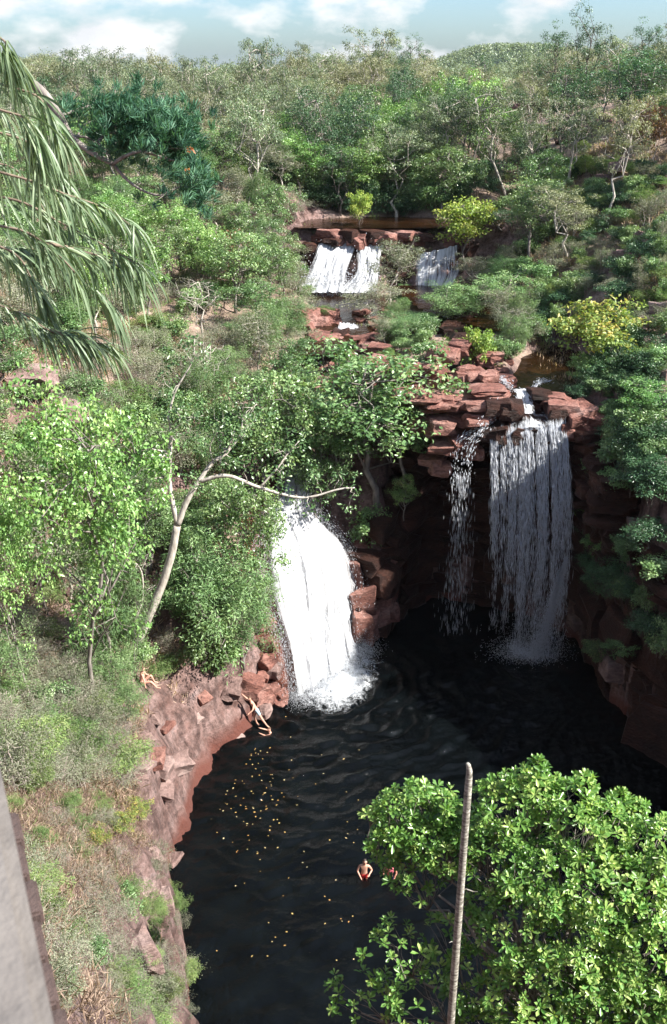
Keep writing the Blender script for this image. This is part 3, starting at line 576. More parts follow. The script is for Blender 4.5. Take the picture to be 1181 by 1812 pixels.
M['fall_thin'] = fall_mat('white_water_thin', 0.90, su=22, sv=1.6)
M['fall_ribbon'] = fall_mat('white_water_ribbon', 0.70, su=9, sv=5)
M['foam'] = foam_mat()
def sheet(name, G, dens, mt, parent, kind=None):
    nv, nu = G.shape[:2]; me = mesh_np(name, G.reshape(-1, 3), grid_faces(nv, nu), mt, np.broadcast_to(dens, (nv, nu)).ravel(), True)
    U, V_ = np.meshgrid(np.linspace(0, 1, nu), np.linspace(0, 1, nv)); uvl = me.uv_layers.new(name='UVMap')
    idx = np.empty(len(me.loops), np.int32); me.loops.foreach_get('vertex_index', idx)
    uvl.data.foreach_set('uv', np.stack([U.ravel()[idx], V_.ravel()[idx]], 1).astype(np.float32).ravel())
    o = link(name, me, parent); 
    if kind: o['kind'] = kind
    return o
def drops(name, P, D, L, W, parent, r=rng):
    """elongated drops: P centre, D flow direction; each a thin three-sided spindle"""
    n = len(P); D = nrm(D); L = np.broadcast_to(L, (n,))[:, None]; W = np.broadcast_to(W, (n,))[:, None]
    A = nrm(np.cross(D, rdir(n, r))); B = np.cross(D, A); V = [P - D*L*0.5, P + D*L*0.5]
    for k in range(3):
        an = k*2.094; V.append(P + D*L*0.12 + (A*math.cos(an) + B*math.sin(an))*W*0.5)
    V = np.stack(V, 1).reshape(-1, 3); b = np.arange(n)*5; F = []
    for k in range(3):
        F.append(np.stack([b, b+2+k, b+2+(k+1) % 3], 1)); F.append(np.stack([b+1, b+2+(k+1) % 3, b+2+k], 1))
    me = mesh_np(name, V, np.concatenate(F), M['drops']); o = link(name, me, parent); o['kind'] = 'stuff'; return o
def foam_patch(parent, pts, z=0.05, n=36, base=0.4):
    """foam on the pool, thinning to its ragged edge; pts = outline"""
    pts = np.array(pts, float); c = pts.mean(0); ring = smooth_line(np.vstack([pts, pts[0]]), 8); tt = np.linspace(0, 1, n)
    G = c + (ring[:, None]-c)*tt[None, :, None]; zz = np.array([[water_z(*q) for q in row] for row in G]) + z + 0.10*(1-tt)**2 + 0.05*np.abs(fbm(G[..., 0]*3, G[..., 1]*3, 0, 3, 5))
    return sheet('foam', np.dstack([G, zz]), (base + 0.30 - 0.75*tt**1.1)[None, :], M['foam'], parent, 'stuff')
def empty(name, loc, label, cat, group=None):
    o = bpy.data.objects.new(name, None); COL.objects.link(o); o.location = loc; tag(o, label, cat, group); return o
def waterfall(label, loc=(0, 0, 0)):
    return empty('waterfall', loc, label, 'waterfall', None)
# left fall
lf = waterfall('broad white waterfall sliding down the sunlit rock into the pool')
e_ = np.minimum(sgrid, 1-sgrid); dens = np.clip(0.55*sstep(0.0, 0.26, e_) - 0.16, -0.2, 0.6) + 0.34*fbm(sgrid*11+0*vgrid, vgrid*2.2+0*sgrid, 0, 4, 14)
dens = dens + 0.12 + 0.1*sstep(0.5, 1, vgrid) - 0.20*sstep(0.42, 0.12, vgrid)
Gs = Gc + nG*(0.10 + 0.35*np.abs(fbm(sgrid*14+0*vgrid, vgrid*5+0*sgrid, 0, 4, 17)))[..., None]
sheet('water_sheet', Gs, dens, M['fall_dense'], lf)
G2 = Gc + nG*(0.35 + 0.5*np.abs(fbm(sgrid*18+0*vgrid, vgrid*6+0*sgrid, 0, 4, 27)))[..., None]
sheet('water_sheet', G2, dens - 0.16, M['fall_thin'], lf)
def on_grid(G, s, v):
    nv, nu = G.shape[:2]; return G[np.clip((v*(nv-1)).astype(int), 0, nv-1), np.clip((s*(nu-1)).astype(int), 0, nu-1)]
n = 7000; s = np.clip(rng.normal(0.5, 0.26, n), 0, 1); v = rng.random(n)
flow = nrm(np.gradient(Gc, axis=0)); P = on_grid(Gc, s, v) + on_grid(nG, s, v)*rng.gamma(1.6, 0.22, n)[:, None] + rng.normal(0, 0.12, (n, 3))
drops('spray', P, on_grid(flow, s, v)+0.25*rdir(n, rng), rng.uniform(0.04, 0.18, n), rng.uniform(0.010, 0.028, n), lf)
n = 7000; s = np.where(rng.random(n) < 0.5, rng.normal(0.0, 0.045, n), rng.normal(1.0, 0.05, n)); v = 0.1 + 0.9*rng.random(n); P = on_grid(Gc, np.clip(s, 0, 1), v) + (Gc[np.clip((v*59).astype(int), 0, 59), -1] - Gc[np.clip((v*59).astype(int), 0, 59), 0])*(s-np.clip(s, 0, 1))[:, None] + on_grid(nG, np.clip(s, 0, 1), v)*rng.gamma(1.3, 0.18, n)[:, None] + rng.normal(0, 0.14, (n, 3))
drops('spray', P, on_grid(flow, np.clip(s, 0, 1), v) + 0.4*rdir(n, rng), rng.uniform(0.04, 0.2, n), rng.uniform(0.008, 0.024, n), lf)
n = 14000; tt_ = rng.random(n); P = np.array([-2.2, 46.0, 0])*(1-tt_[:, None]) + np.array([2.0, 51.6, 0])*tt_[:, None] + np.column_stack([rng.normal(0.25, 0.42, n), rng.normal(-0.25, 0.42, n), rng.gamma(1.1, 0.30, n)]); drops('spray', P, rdir(n, rng), rng.uniform(0.02, 0.07, n), rng.uniform(0.012, 0.03, n), lf)
foam_patch(lf, [(-3.0, 46.0), (-2.3, 44.6), (-0.6, 43.9), (1.2, 44.6), (2.6, 46.4), (3.3, 48.8), (3.6, 51.4), (1.8, 53.0), (0.0, 50.5), (-1.6, 48)], base=0.42)
# right fall
rf = waterfall('tall curtain waterfall of thin strands dropping past the dark overhang')
def strand(u0, v0, Y0, u1, v1, Y1, u2=None, v2=None):
    return aty(u0, v0, Y0), aty(u1, v1, Y1)
lipL, lipR = aty(868, 770, 51.5), aty(1000, 752, 51.5); baseL, baseR = atz(862, 1140, 0), atz(985, 1172, 0)
def path(s, t):
    """point on the falling curtain: s across, t down"""
    s = np.asarray(s)[..., None]; t = np.asarray(t)[..., None]
    a = lipL*(1-s) + lipR*s; b = baseL*(1-s) + baseR*s
    k = t**0.75; p = a + (b-a)*np.concatenate([k, k, t], -1)
    p[..., 0] += 0.30*np.sin(t[..., 0]*3.0)*(s[..., 0]**2); p[..., 1] -= 0.7*np.sin(np.clip(t[..., 0], 0, 1)*math.pi)*0.8
    return p
random.seed(5); r5 = np.random.default_rng(5)
# strands: position across, weight, reach
ST = [(r5.random(), r5.uniform(0.12, 1.3), r5.uniform(0.5, 1.0)) for k in range(36)] + [(0.40, 1.6, 1), (0.44, 1.6, 1), (0.55, 1.3, 1), (0.62, 1.5, 1), (0.72, 1.3, 1), (0.9, 1.2, 0.9), (0.97, 1.6, 1), (0.05, 1.0, 0.5), (0.16, 1.2, 0.45), (0.30, 1.0, 0.7), (0.48, 1.2, 1), (0.67, 1.3, 1), (0.82, 1.2, 0.9)]
PP, DD, LL, WW = [], [], [], []
for (s0, w, reach) in ST:
    n = int(470*w); t = r5.random(n)**1.3*reach
    cl_ = vnoise(t*r5.uniform(14, 30) + r5.random()*90, 0*t + s0*50, 0, 3)*0.5 + 0.5; kp = r5.random(n) < 0.35 + 0.65*cl_; t = t[kp]; n = len(t)
    s = s0 + r5.normal(0, 0.010 + 0.012*t, n); p = path(s, t) + r5.normal(0, 1, (n, 3))*(0.02 + 0.09*t)[:, None]
    PP.append(p); DD.append(path(s, t+0.01) - path(s, t) + r5.normal(0, 0.010, (n, 3))); LL.append(r5.uniform(0.2, 1.1, n)*(1.1-0.45*t)); WW.append(r5.uniform(0.010, 0.036, n)*(1.1-0.5*t))
drops('water_strands', np.concatenate(PP), np.concatenate(DD), np.concatenate(LL), np.concatenate(WW), rf)
sg, tg = np.meshgrid(np.linspace(-0.02, 1.02, 60), np.linspace(0, 1, 90)); Gp = path(sg, tg)
Gp[..., 1] += 0.15 + 0.12*fbm(sg*14, tg*4, 0, 3, 91)
den = 0.36*(1-sstep(0.0, 0.38, tg)) + 0.30*sstep(0.8, 1.0, tg) + 0.10*fbm(sg*9, tg*1.5, 0, 3, 92) - 0.22*sstep(0.42, 0.0, sg)*sstep(0.1, 0.4, tg) + 0.03
sheet('water_sheet', Gp, den, fall_mat('white_water_curtain', 0.78, (0.84, 0.88, 0.95), 48, 2.2), rf)
# cascade above the lip
Lc_ = np.array([aty(880, 735, 52.6), aty(880, 752, 52.0), aty(868, 772, 51.4)]); Rc2 = np.array([aty(960, 735, 52.6), aty(985, 742, 52.0), aty(1002, 757, 51.4)])
Gq = loft(Lc_, Rc2, 40, 24); Gq[..., 2] += 0.22 + 0.25*fbm(Gq[..., 0]*1.6, Gq[..., 1]*1.6, 0, 3, 93); sheet('water_sheet', Gq, 0.10+0.35*fbm(np.linspace(0, 8, 40)[None]+np.zeros((24, 1)), np.linspace(0, 3, 24)[:, None]+np.zeros((1, 40)), 0, 3, 94), M['fall_dense'], rf)
for (Lq, Rq, dn) in [([(908, 690, 54.6), (912, 705, 53.6), (905, 730, 52.6)], [(930, 690, 54.6), (940, 705, 53.6), (950, 735, 52.6)], 0.25), ([(940, 688, 54.8), (950, 676, 55.6), (965, 672, 56.2)], [(946, 696, 54.4), (958, 682, 55.2), (980, 676, 56.2)], 0.15),
                     ([(865, 708, 52.9), (858, 735, 52.2), (846, 752, 51.8)], [(890, 708, 52.9), (880, 735, 52.2), (868, 752, 51.8)], 0.2), ([(850, 755, 51.8), (825, 790, 51.6), (815, 850, 51.4)], [(866, 757, 51.8), (840, 792, 51.6), (832, 850, 51.4)], -0.02),
                     ([(838, 758, 52.2), (806, 790, 52.0), (798, 860, 51.8)], [(846, 758, 52.2), (818, 790, 52.0), (812, 860, 51.8)], -0.16), ([(882, 670, 55.8), (890, 674, 55.4), (905, 686, 54.8)], [(884, 676, 55.4), (892, 682, 55.0), (908, 694, 54.4)], 0.1)]:
    Gq = loft(np.array([aty(*q) for q in Lq]), np.array([aty(*q) for q in Rq]), 14, 30); Gq = Gq + 0.10*np.stack([fbm(Gq[..., 0]*3, Gq[..., 1]*3, Gq[..., 2]*2, 3, 95+k) for k in range(3)], -1) + np.array([0, -0.1, 0.1])
    e = np.minimum(np.linspace(0, 1, 14), 1-np.linspace(0, 1, 14))[None]; ug, vg = np.meshgrid(np.linspace(0, 1, 14), np.linspace(0, 1, 30)); sheet('water_sheet', Gq, dn + 0.22*sstep(0, 0.3, e) + 0.35*fbm(ug*5, vg*6, 0, 3, int(Lq[0][0])) - 0.12*vg, M['fall_ribbon'], rf)
    nn = 150; uu, vv = r5.random(nn), r5.random(nn); fl_ = nrm(np.gradient(Gq, axis=0)); drops('spray', on_grid(Gq, uu, vv) + r5.normal(0, 0.10, (nn, 3)), on_grid(fl_, uu, vv) + 0.3*rdir(nn, r5), r5.uniform(0.06, 0.3, nn), r5.uniform(0.02, 0.05, nn), rf)
# thin left strand falling on, drops only
n = 620; s = r5.normal(0, 0.42, n); t = r5.random(n)**1.3; a, b = aty(818, 845, 51.5), atz(805, 1122, 0); P = a + (b-a)*t[:, None]; P[:, 0] += s*(0.6+0.8*t); P[:, 1] += r5.normal(0, 0.15, n)
drops('water_strands', P, np.tile([0, 0, -1.0], (n, 1)) + 0.05*rdir(n, r5), r5.uniform(0.2, 0.8, n), r5.uniform(0.010, 0.026, n), rf)
# plume thrown off the rock at the right edge
n = 9000; t = r5.random(n); a, b = aty(1003, 985, 50.6), atz(950, 1165, 0.0); P = a + (b-a)*(t**0.9)[:, None]; w = 0.10 + 0.55*t
P = P + np.column_stack([r5.normal(0, 0.5, n)*w, r5.normal(0, 0.5, n)*w, r5.normal(0, 0.25, n)*w]); drops('spray', P, np.tile(b-a, (n, 1)) + 2*rdir(n, r5), r5.uniform(0.05, 0.22, n), r5.uniform(0.012, 0.035, n), rf)
n = 6000; P = np.column_stack([r5.normal(11.6, 1.0, n), r5.normal(50.6, 0.45, n), r5.gamma(1.2, 0.5, n)]); drops('spray', P, rdir(n, r5), r5.uniform(0.03, 0.10, n), r5.uniform(0.012, 0.03, n), rf)
foam_patch(rf, [atz(*q, 0)[:2] for q in [(848, 1130), (880, 1160), (915, 1180), (960, 1190), (1002, 1182), (985, 1160), (965, 1140), (900, 1128)]], base=0.30)
foam_patch(rf, [atz(*q, 0)[:2] for q in [(778, 1112), (800, 1126), (828, 1124), (830, 1112), (805, 1104)]], base=0.12)
# upper falls
uf = waterfall('wide white upper cascade breaking over the red rock ledge')
def up_fall(parent, Lq, Rq, dn, mt='fall_dense', nu=40, nv=40, amp=0.35):
    Gq = loft(np.array([aty(*q) for q in Lq]), np.array([aty(*q) for q in Rq]), nu, nv); ng = grid_normals(Gq); ng = np.where(ng[..., 1:2] > 0, -ng, ng)
    U, V_ = np.meshgrid(np.linspace(0, 1, nu), np.linspace(0, 1, nv)); Gq = Gq + ng*(0.15+amp*np.abs(fbm(U*9, V_*4, 0, 4, int(Lq[0][0]))))[..., None]
    e = np.minimum(U, 1-U); sheet('water_sheet', Gq, dn + 0.3*sstep(0, 0.12, e) + 0.30*fbm(U*5, V_*2.2, 0, 3, int(Lq[0][0])+3) + 0.22*sstep(0.6, 1, V_), M[mt], parent)
up_fall(uf, [(572, 424, 86.2), (562, 440, 85.0), (548, 480, 83.4), (528, 520, 82.0)], [(640, 424, 86.2), (628, 445, 85.0), (615, 480, 83.4), (612, 520, 82.0)], 0.14)
up_fall(uf, [(632, 426, 86.2), (630, 450, 84.6), (628, 485, 83.2), (600, 520, 82.0)], [(690, 428, 86.2), (676, 450, 84.6), (672, 485, 83.2), (665, 522, 82.0)], 0.15)
n = 3000; P = np.array([aty(u, v, 82.6) for u, v in zip(r5.uniform(530, 665, n), 522 - r5.gamma(1.3, 12, n))]) + r5.normal(0, 0.3, (n, 3)); drops('spray', P, rdir(n, r5), 0.14, 0.06, uf)
uf2 = waterfall('thin upper cascade over dark rock beside the yellow green tree')
up_fall(uf2, [(735, 455, 84.6), (730, 480, 83.4), (728, 510, 82.4), (740, 540, 81.0)], [(815, 436, 85.0), (816, 460, 83.8), (814, 490, 82.6), (780, 542, 81.0)], -0.03)
cs = waterfall('small white cascade tumbling between boulders below the upper falls')
up_fall(cs, [(600, 575, 71.5), (598, 592, 70.5), (605, 620, 69.5)], [(632, 578, 71.5), (640, 595, 70.5), (628, 618, 69.5)], 0.32, nu=20, nv=20)
up_fall(cs, [(736, 548, 79), (742, 552, 78.6), (752, 556, 78)], [(752, 544, 79), (772, 546, 78.6), (782, 550, 78)], 0.2, nu=16, nv=12)
up_fall(cs, [(775, 582, 72), (776, 588, 71.4), (780, 594, 71)], [(818, 584, 72), (820, 590, 71.4), (815, 596, 71)], 0.25, nu=20, nv=10)
up_fall(cs, [(818, 586, 70.4), (822, 590, 70), (830, 600, 69)], [(868, 584, 70.4), (868, 590, 70), (860, 602, 69)], -0.02, nu=20, nv=10)
# yellow leaves afloat on the pool
n = 190; u = np.concatenate([rng.normal(440, 45, 120), rng.uniform(380, 640, 70)]); v = np.concatenate([1400+rng.normal(0, 60, 120), rng.uniform(1300, 1700, 70)])
P = np.array([atz(a, b, 0) for a, b in zip(u, v)]); sd, _ = pool_sd(P[:, 0], P[:, 1]); P = P[sd < -0.4]; P[:, 2] = [water_z(a, b)+0.03 for a, b in P[:, :2]]
an = rng.random(len(P))*6.28; V_, F_ = leaf_quads(P, np.column_stack([np.cos(an), np.sin(an), 0*an]), np.tile([0, 0, 1.0], (len(P), 1)), rng.uniform(0.05, 0.13, len(P)), rng.uniform(0.03, 0.08, len(P)), 0.05)
tag(link('floating_leaves', mesh_np('floating_leaves', V_, F_, leaf_mat('fallen_yellow_leaves', (0.45, 0.22, 0.05), (0.62, 0.42, 0.12), (0.7, 0.55, 0.3), 0.1), np.repeat(rng.random(len(P)), 4))), 'yellow leaves floating on the dark pool', 'leaves', kind='stuff')
#@@PART3
# ------------------------------------------------------------------ plants
def branch(mb, a, b, ra, rb, r, n=5, sides=5, wob=0.10, sag=0.0):
    a = np.asarray(a, float); b = np.asarray(b, float); d = np.linalg.norm(b-a); t = np.linspace(0, 1, n+1)[:, None]
    P = a + (b-a)*t + (r.normal(size=(n+1, 3))*wob*d*np.sin(t*math.pi)*0.6) - np.array([0, 0, 1.0])*sag*d*np.sin(t*math.pi)
    P[0] = a; P[-1] = b
    mb.add(*tube(P, ra + (rb-ra)*t[:, 0], sides), r.random()); return P
def clump_leaves(mb, C, rad, n, L, W, r, flat=0.65, up=0.55, droop=0.0, shell=0.45):
    """n leaves around each clump centre in C"""
    k = len(C); C = np.repeat(C, n, 0); rad = np.repeat(np.broadcast_to(rad, (k,)), n)[:, None]; tot = k*n
    D = rdir(tot, r); q = r.random((tot, 1))**shell; off = D*q*rad; off[:, 2] *= flat; P = C + off
    Nn = nrm(D*0.55 + np.array([0, 0, 1.0])*up + r.normal(size=(tot, 3))*0.45)
    Ax = r.normal(size=(tot, 3)) + D*0.7 - np.array([0, 0, 1.0])*droop*2; Ax = nrm(Ax - Nn*np.sum(Ax*Nn, 1, keepdims=True)*(1-droop))
    Ln = L*r.uniform(0.65, 1.3, tot); Wn = W*r.uniform(0.7, 1.25, tot)
    V_, F_ = leaf_quads(P, Ax, Nn, Ln, Wn); rn = np.clip(np.repeat(r.random(k), n)*0.45 + r.random(tot)*0.55, 0, 1); mb.add(V_, F_, np.repeat(rn, 4))
class Proto: pass
def tree_proto(name, seed, H, Rc, lo, leaf, bark, nl=9, nsub=4, cr=0.8, npc=60, L=0.17, W=0.08, tr=0.14, lean=0.1, flat=0.65, droop=0.0, up=0.55, stems=1, extra=8, top=1.0, ssides=6):
    r = np.random.default_rng(seed); tb, cb = MB(), MB(); cz = H*(1+lo)/2; ch = H*(1-lo)/2*0.86; C = []
    for sidx in range(stems):
        a0 = r.random()*6.28; base = np.array([0.12*Rc*math.cos(a0), 0.12*Rc*math.sin(a0), -0.35])*(stems > 1) + np.array([0, 0, -0.35])*(stems == 1)
        tip = np.array([r.normal()*lean*H + (0.35*Rc*math.cos(a0) if stems > 1 else 0), r.normal()*lean*H + (0.35*Rc*math.sin(a0) if stems > 1 else 0), H*(0.80 if stems == 1 else r.uniform(0.6, 0.85))*top])
        T = branch(tb, base, tip, tr/(stems**0.5), tr*0.22, r, 8, ssides, 0.05); C.append(tip)
        for i in range(max(2, nl//stems)):
            t = lo*0.75 + (0.95-lo*0.75)*(i+r.random())/max(2, nl//stems); s = T[int(np.clip(t*1.15, 0, 1)*8)]; az = i*2.4 + r.random()*0.9 + seed
            el = r.uniform(-0.45, 1.0); d = np.array([math.cos(az)*math.cos(el)*Rc, math.sin(az)*math.cos(el)*Rc, math.sin(el)*ch]); e = np.array([tip[0]*0.5, tip[1]*0.5, cz]) + d*r.uniform(0.62, 0.95)
            B = branch(tb, s, e, tr*0.36/(stems**0.5), tr*0.10, r, 5, 4, 0.16); C.append(e)
            for j in range(nsub):
                q = B[r.integers(2, 5)]; e2 = q + rdir(1, r)[0]*np.array([1, 1, 0.7])*Rc*r.uniform(0.28, 0.55) + np.array([0, 0, 0.1*Rc]); branch(tb, q, e2, tr*0.12, tr*0.05, r, 3, 3, 0.15); C.append(e2)
    for i in range(extra):
        C.append(np.array([0, 0, cz]) + rdir(1, r)[0]*np.array([Rc, Rc, ch])*r.uniform(0.3, 0.95))
    C = np.array(C); C[:, 2] = np.maximum(C[:, 2], H*lo*0.8)
    clump_leaves(cb, C, cr*r.uniform(0.6, 1.25, len(C)), npc, L, W, r, flat, up, droop)
    p = Proto(); p.H = H; p.R = Rc; p.trunk = tb.mesh(name+'_trunk', M[bark], True); p.crown = cb.mesh(name+'_crown', M[leaf]) if npc else None; p.tris = len(p.crown.polygons) if p.crown else 0
    p.top = float(C[:, 2].max() + cr*flat*0.7); p.name = name
    return p
PR = {}
def protos(key, n, **kw): PR[key] = [tree_proto(key, kw['seed']*10+i, **{k: v for k, v in kw.items() if k != 'seed'}) for i in range(n)]
protos('eucalypt', 4, seed=1, H=12, Rc=3.2, lo=0.48, leaf='euc', bark='bark_white', nl=11, nsub=4, cr=0.72, npc=62, L=0.24, W=0.085, tr=0.17, droop=0.4, flat=0.6, extra=6)
protos('olive_eucalypt', 3, seed=2, H=11, Rc=3.3, lo=0.45, leaf='euc2', bark='bark_white', nl=11, nsub=4, cr=0.75, npc=62, L=0.24, W=0.085, tr=0.16, droop=0.4, flat=0.6, extra=8)
protos('broadleaf', 4, seed=3, H=9, Rc=3.3, lo=0.26, leaf='broad', bark='bark_grey', nl=13, nsub=5, cr=0.68, npc=60, L=0.20, W=0.115, tr=0.15, extra=14)
protos('bright_tree', 3, seed=4, H=9, Rc=3.0, lo=0.28, leaf='bright', bark='bark_grey', nl=12, nsub=5, cr=0.68, npc=60, L=0.21, W=0.12, tr=0.14, extra=14)
protos('dark_tree', 3, seed=5, H=10, Rc=3.0, lo=0.22, leaf='dark', bark='bark_grey', nl=13, nsub=5, cr=0.68, npc=62, L=0.18, W=0.08, tr=0.16, extra=16)
protos('fine_tree', 3, seed=6, H=6, Rc=2.2, lo=0.12, leaf='fine', bark='bark_grey', nl=12, nsub=5, cr=0.62, npc=95, L=0.19, W=0.04, tr=0.10, flat=0.8, up=0.7, extra=14, stems=2)
protos('grey_shrub', 3, seed=7, H=3, Rc=1.6, lo=0.15, leaf='grey', bark='twig', nl=10, nsub=4, cr=0.42, npc=45, L=0.13, W=0.04, tr=0.06, stems=3, extra=6)
protos('leafy_shrub', 3, seed=8, H=2.6, Rc=1.5, lo=0.10, leaf='broad', bark='bark_grey', nl=9, nsub=4, cr=0.45, npc=48, L=0.17, W=0.10, tr=0.05, stems=3, extra=8)
protos('light_shrub', 3, seed=9, H=2.2, Rc=1.5, lo=0.12, leaf='greengrass', bark='twig', nl=9, nsub=4, cr=0.45, npc=70, L=0.17, W=0.035, tr=0.05, stems=3, extra=8, up=0.8, flat=0.5)
protos('yellow_tree', 2, seed=10, H=6, Rc=2.0, lo=0.30, leaf='yellow', bark='bark_grey', nl=10, nsub=4, cr=0.6, npc=48, L=0.24, W=0.15, tr=0.09, extra=6)
protos('autumn_tree', 1, seed=11, H=5, Rc=2.0, lo=0.34, leaf='orange', bark='bark_grey', nl=10, nsub=4, cr=0.55, npc=42, L=0.22, W=0.13, tr=0.07, flat=0.5, extra=6)
protos('dead_leaf_bush', 2, seed=12, H=3, Rc=1.6, lo=0.2, leaf='brown', bark='twig', nl=9, nsub=4, cr=0.5, npc=30, L=0.20, W=0.12, tr=0.06, stems=2, extra=4)
protos('twiggy_bush', 3, seed=13, H=2.4, Rc=1.4, lo=0.10, leaf='grey', bark='twig', nl=16, nsub=9, cr=0.35, npc=7, L=0.10, W=0.035, tr=0.045, stems=4, extra=0)
protos('dark_shrub', 3, seed=14, H=2.6, Rc=1.6, lo=0.10, leaf='dark', bark='bark_dark', nl=9, nsub=4, cr=0.5, npc=52, L=0.16, W=0.075, tr=0.06, stems=2, extra=8)
protos('sparse_tree', 2, seed=15, H=13, Rc=2.6, lo=0.45, leaf='dark', bark='bark_dark', nl=10, nsub=3, cr=0.60, npc=60, L=0.19, W=0.075, tr=0.14, droop=0.3, extra=0)
protos('bare_tree', 2, seed=16, H=7, Rc=2.2, lo=0.3, leaf='grey', bark='bark_white', nl=12, nsub=6, cr=0.3, npc=5, L=0.12, W=0.06, tr=0.10, extra=0)
protos('open_tree', 3, seed=17, H=8, Rc=2.8, lo=0.3, leaf='grey', bark='bark_white', nl=12, nsub=5, cr=0.75, npc=50, L=0.19, W=0.085, tr=0.12, extra=4)
protos('glossy_tree', 2, seed=18, H=11, Rc=3.4, lo=0.42, leaf='bright', bark='bark_grey', nl=18, nsub=8, cr=0.6, npc=44, L=0.17, W=0.12, tr=0.12, extra=14)
KIND = {'glossy_tree': ('tree', 'glossy leaved green tree'), 'eucalypt': ('eucalypt', 'grey green eucalypt with thin open crown'), 'olive_eucalypt': ('eucalypt', 'olive brown eucalypt with loose crown'), 'broadleaf': ('tree', 'mid green bushy broadleaf tree'), 'bright_tree': ('tree', 'bright fresh green bushy tree'),
 'dark_tree': ('tree', 'dense dark green tree'), 'fine_tree': ('tree', 'small tree with soft fine green foliage'), 'grey_shrub': ('shrub', 'grey green rounded shrub'), 'leafy_shrub': ('shrub', 'low leafy green shrub'), 'light_shrub': ('shrub', 'flat topped light green shrub'),
 'yellow_tree': ('tree', 'yellow green tree with large leaves'), 'autumn_tree': ('tree', 'small tree with yellowing leaves'), 'dead_leaf_bush': ('bush', 'bush hung with dry brown leaves'), 'twiggy_bush': ('bush', 'bare grey twiggy bush'), 'dark_shrub': ('shrub', 'dark green shrub'),
 'sparse_tree': ('tree', 'tall dark tree with sparse tufted crown'), 'bare_tree': ('tree', 'pale nearly leafless tree'), 'open_tree': ('tree', 'pale trunked tree with thin greyish crown')}
NAMES = {'eucalypt': 'eucalypt_tree', 'olive_eucalypt': 'eucalypt_tree', 'broadleaf': 'broadleaf_tree', 'bright_tree': 'broadleaf_tree', 'fine_tree': 'feathery_tree', 'open_tree': 'pale_trunked_tree', 'bare_tree': 'bare_tree', 'dark_tree': 'dark_tree', 'glossy_tree': 'broadleaf_tree', 'yellow_tree': 'yellow_green_tree', 'sparse_tree': 'tufted_tree', 'autumn_tree': 'yellowing_tree', 'grey_shrub': 'grey_shrub', 'leafy_shrub': 'leafy_shrub', 'light_shrub': 'flat_topped_shrub', 'dark_shrub': 'dark_shrub', 'twiggy_bush': 'twiggy_bush', 'dead_leaf_bush': 'dead_bush'}
PLANTED = []

def pt(u, v, Y=None):
    return hit(u, v) if Y is None else aty(u, v, Y)
LAND = [(pt(600, 470, 84)[:2], 'the wide cascade'), (pt(775, 480, 84)[:2], 'the thin cascade'), (pt(815, 650, 57)[:2], 'the red ledge'), (pt(930, 740, 51)[:2], 'the curtain fall'), (pt(510, 850, 54)[:2], 'the left fall'),
        (pt(660, 700, 55.2)[:2], 'the big round tree'), (pt(1040, 640, 54.4)[:2], 'the yellowing tree'), (pt(835, 400, 84.5)[:2], 'the yellow green tree'), (pt(690, 250, 108)[:2], 'the big bright green tree'), (pt(792, 250, 97)[:2], 'the white trunked eucalypt'),
        (pt(1035, 60, 104)[:2], 'the tallest tufted tree'), (pt(1115, 120, 96)[:2], 'the broad dark ridge tree'), (pt(655, 80, 150)[:2], 'the round headed eucalypt'), (pt(480, 80, 150)[:2], 'the forked skyline eucalypt'), (pt(858, 110, 190)[:2], 'the dark pointed tree'), (pt(400, 440, 76)[:2], 'the dead bush'),
        (pt(350, 530, 66)[:2], 'the pale leafless tree'), (pt(545, 290, 100)[:2], 'the upper pool'), (pt(270, 1000, 43.2)[:2], 'the pale leaning trunk'), (pt(110, 760, 31)[:2], 'the glossy leaved tree'), (pt(160, 1000, 38.5)[:2], 'the tall feathery tree'), (pt(1090, 940, 46)[:2], 'the sunlit bush'),
        (pt(1125, 690, 50)[:2], 'the cliff top tree'), (np.array([-1.4, 2.0]), 'the wooden lookout'), (pt(380, 1350, 40)[:2], 'the sloping rock slab'), (pt(60, 140, 150)[:2], 'the far woodland corner'), (pt(200, 250, 125)[:2], 'the woodland edge'), (pt(885, 420, 85.5)[:2], 'the grey leaved tree')]
LXY = np.array([q[0] for q in LAND])
USED = set()
def near_words(x, y):
    """ways to say where a plant stands, by the landmarks around it"""
    d = np.hypot(LXY[:, 0]-x, LXY[:, 1]-y); od = d.argsort(); out = []
    for i in od[:4]:
        dx, dy = x-LXY[i, 0], y-LXY[i, 1]; n = LAND[i][1]
        if d[i] < 2.2: r = 'close beside '
        elif abs(dy) > abs(dx)*1.6: r = 'behind ' if dy > 0 else 'in front of '
        elif abs(dx) > abs(dy)*1.6: r = 'right of ' if dx > 0 else 'left of '
        else: r = ('behind and ' if dy > 0 else 'in front and ') + ('right of ' if dx > 0 else 'left of ')
        out.append((r + n, n))
    res = [out[0][0]] + ['between %s and %s' % (out[0][1], out[k][1]) for k in (1, 2, 3)]
    return res + [out[0][0] + ' and ' + out[k][0] for k in (1, 2, 3)]
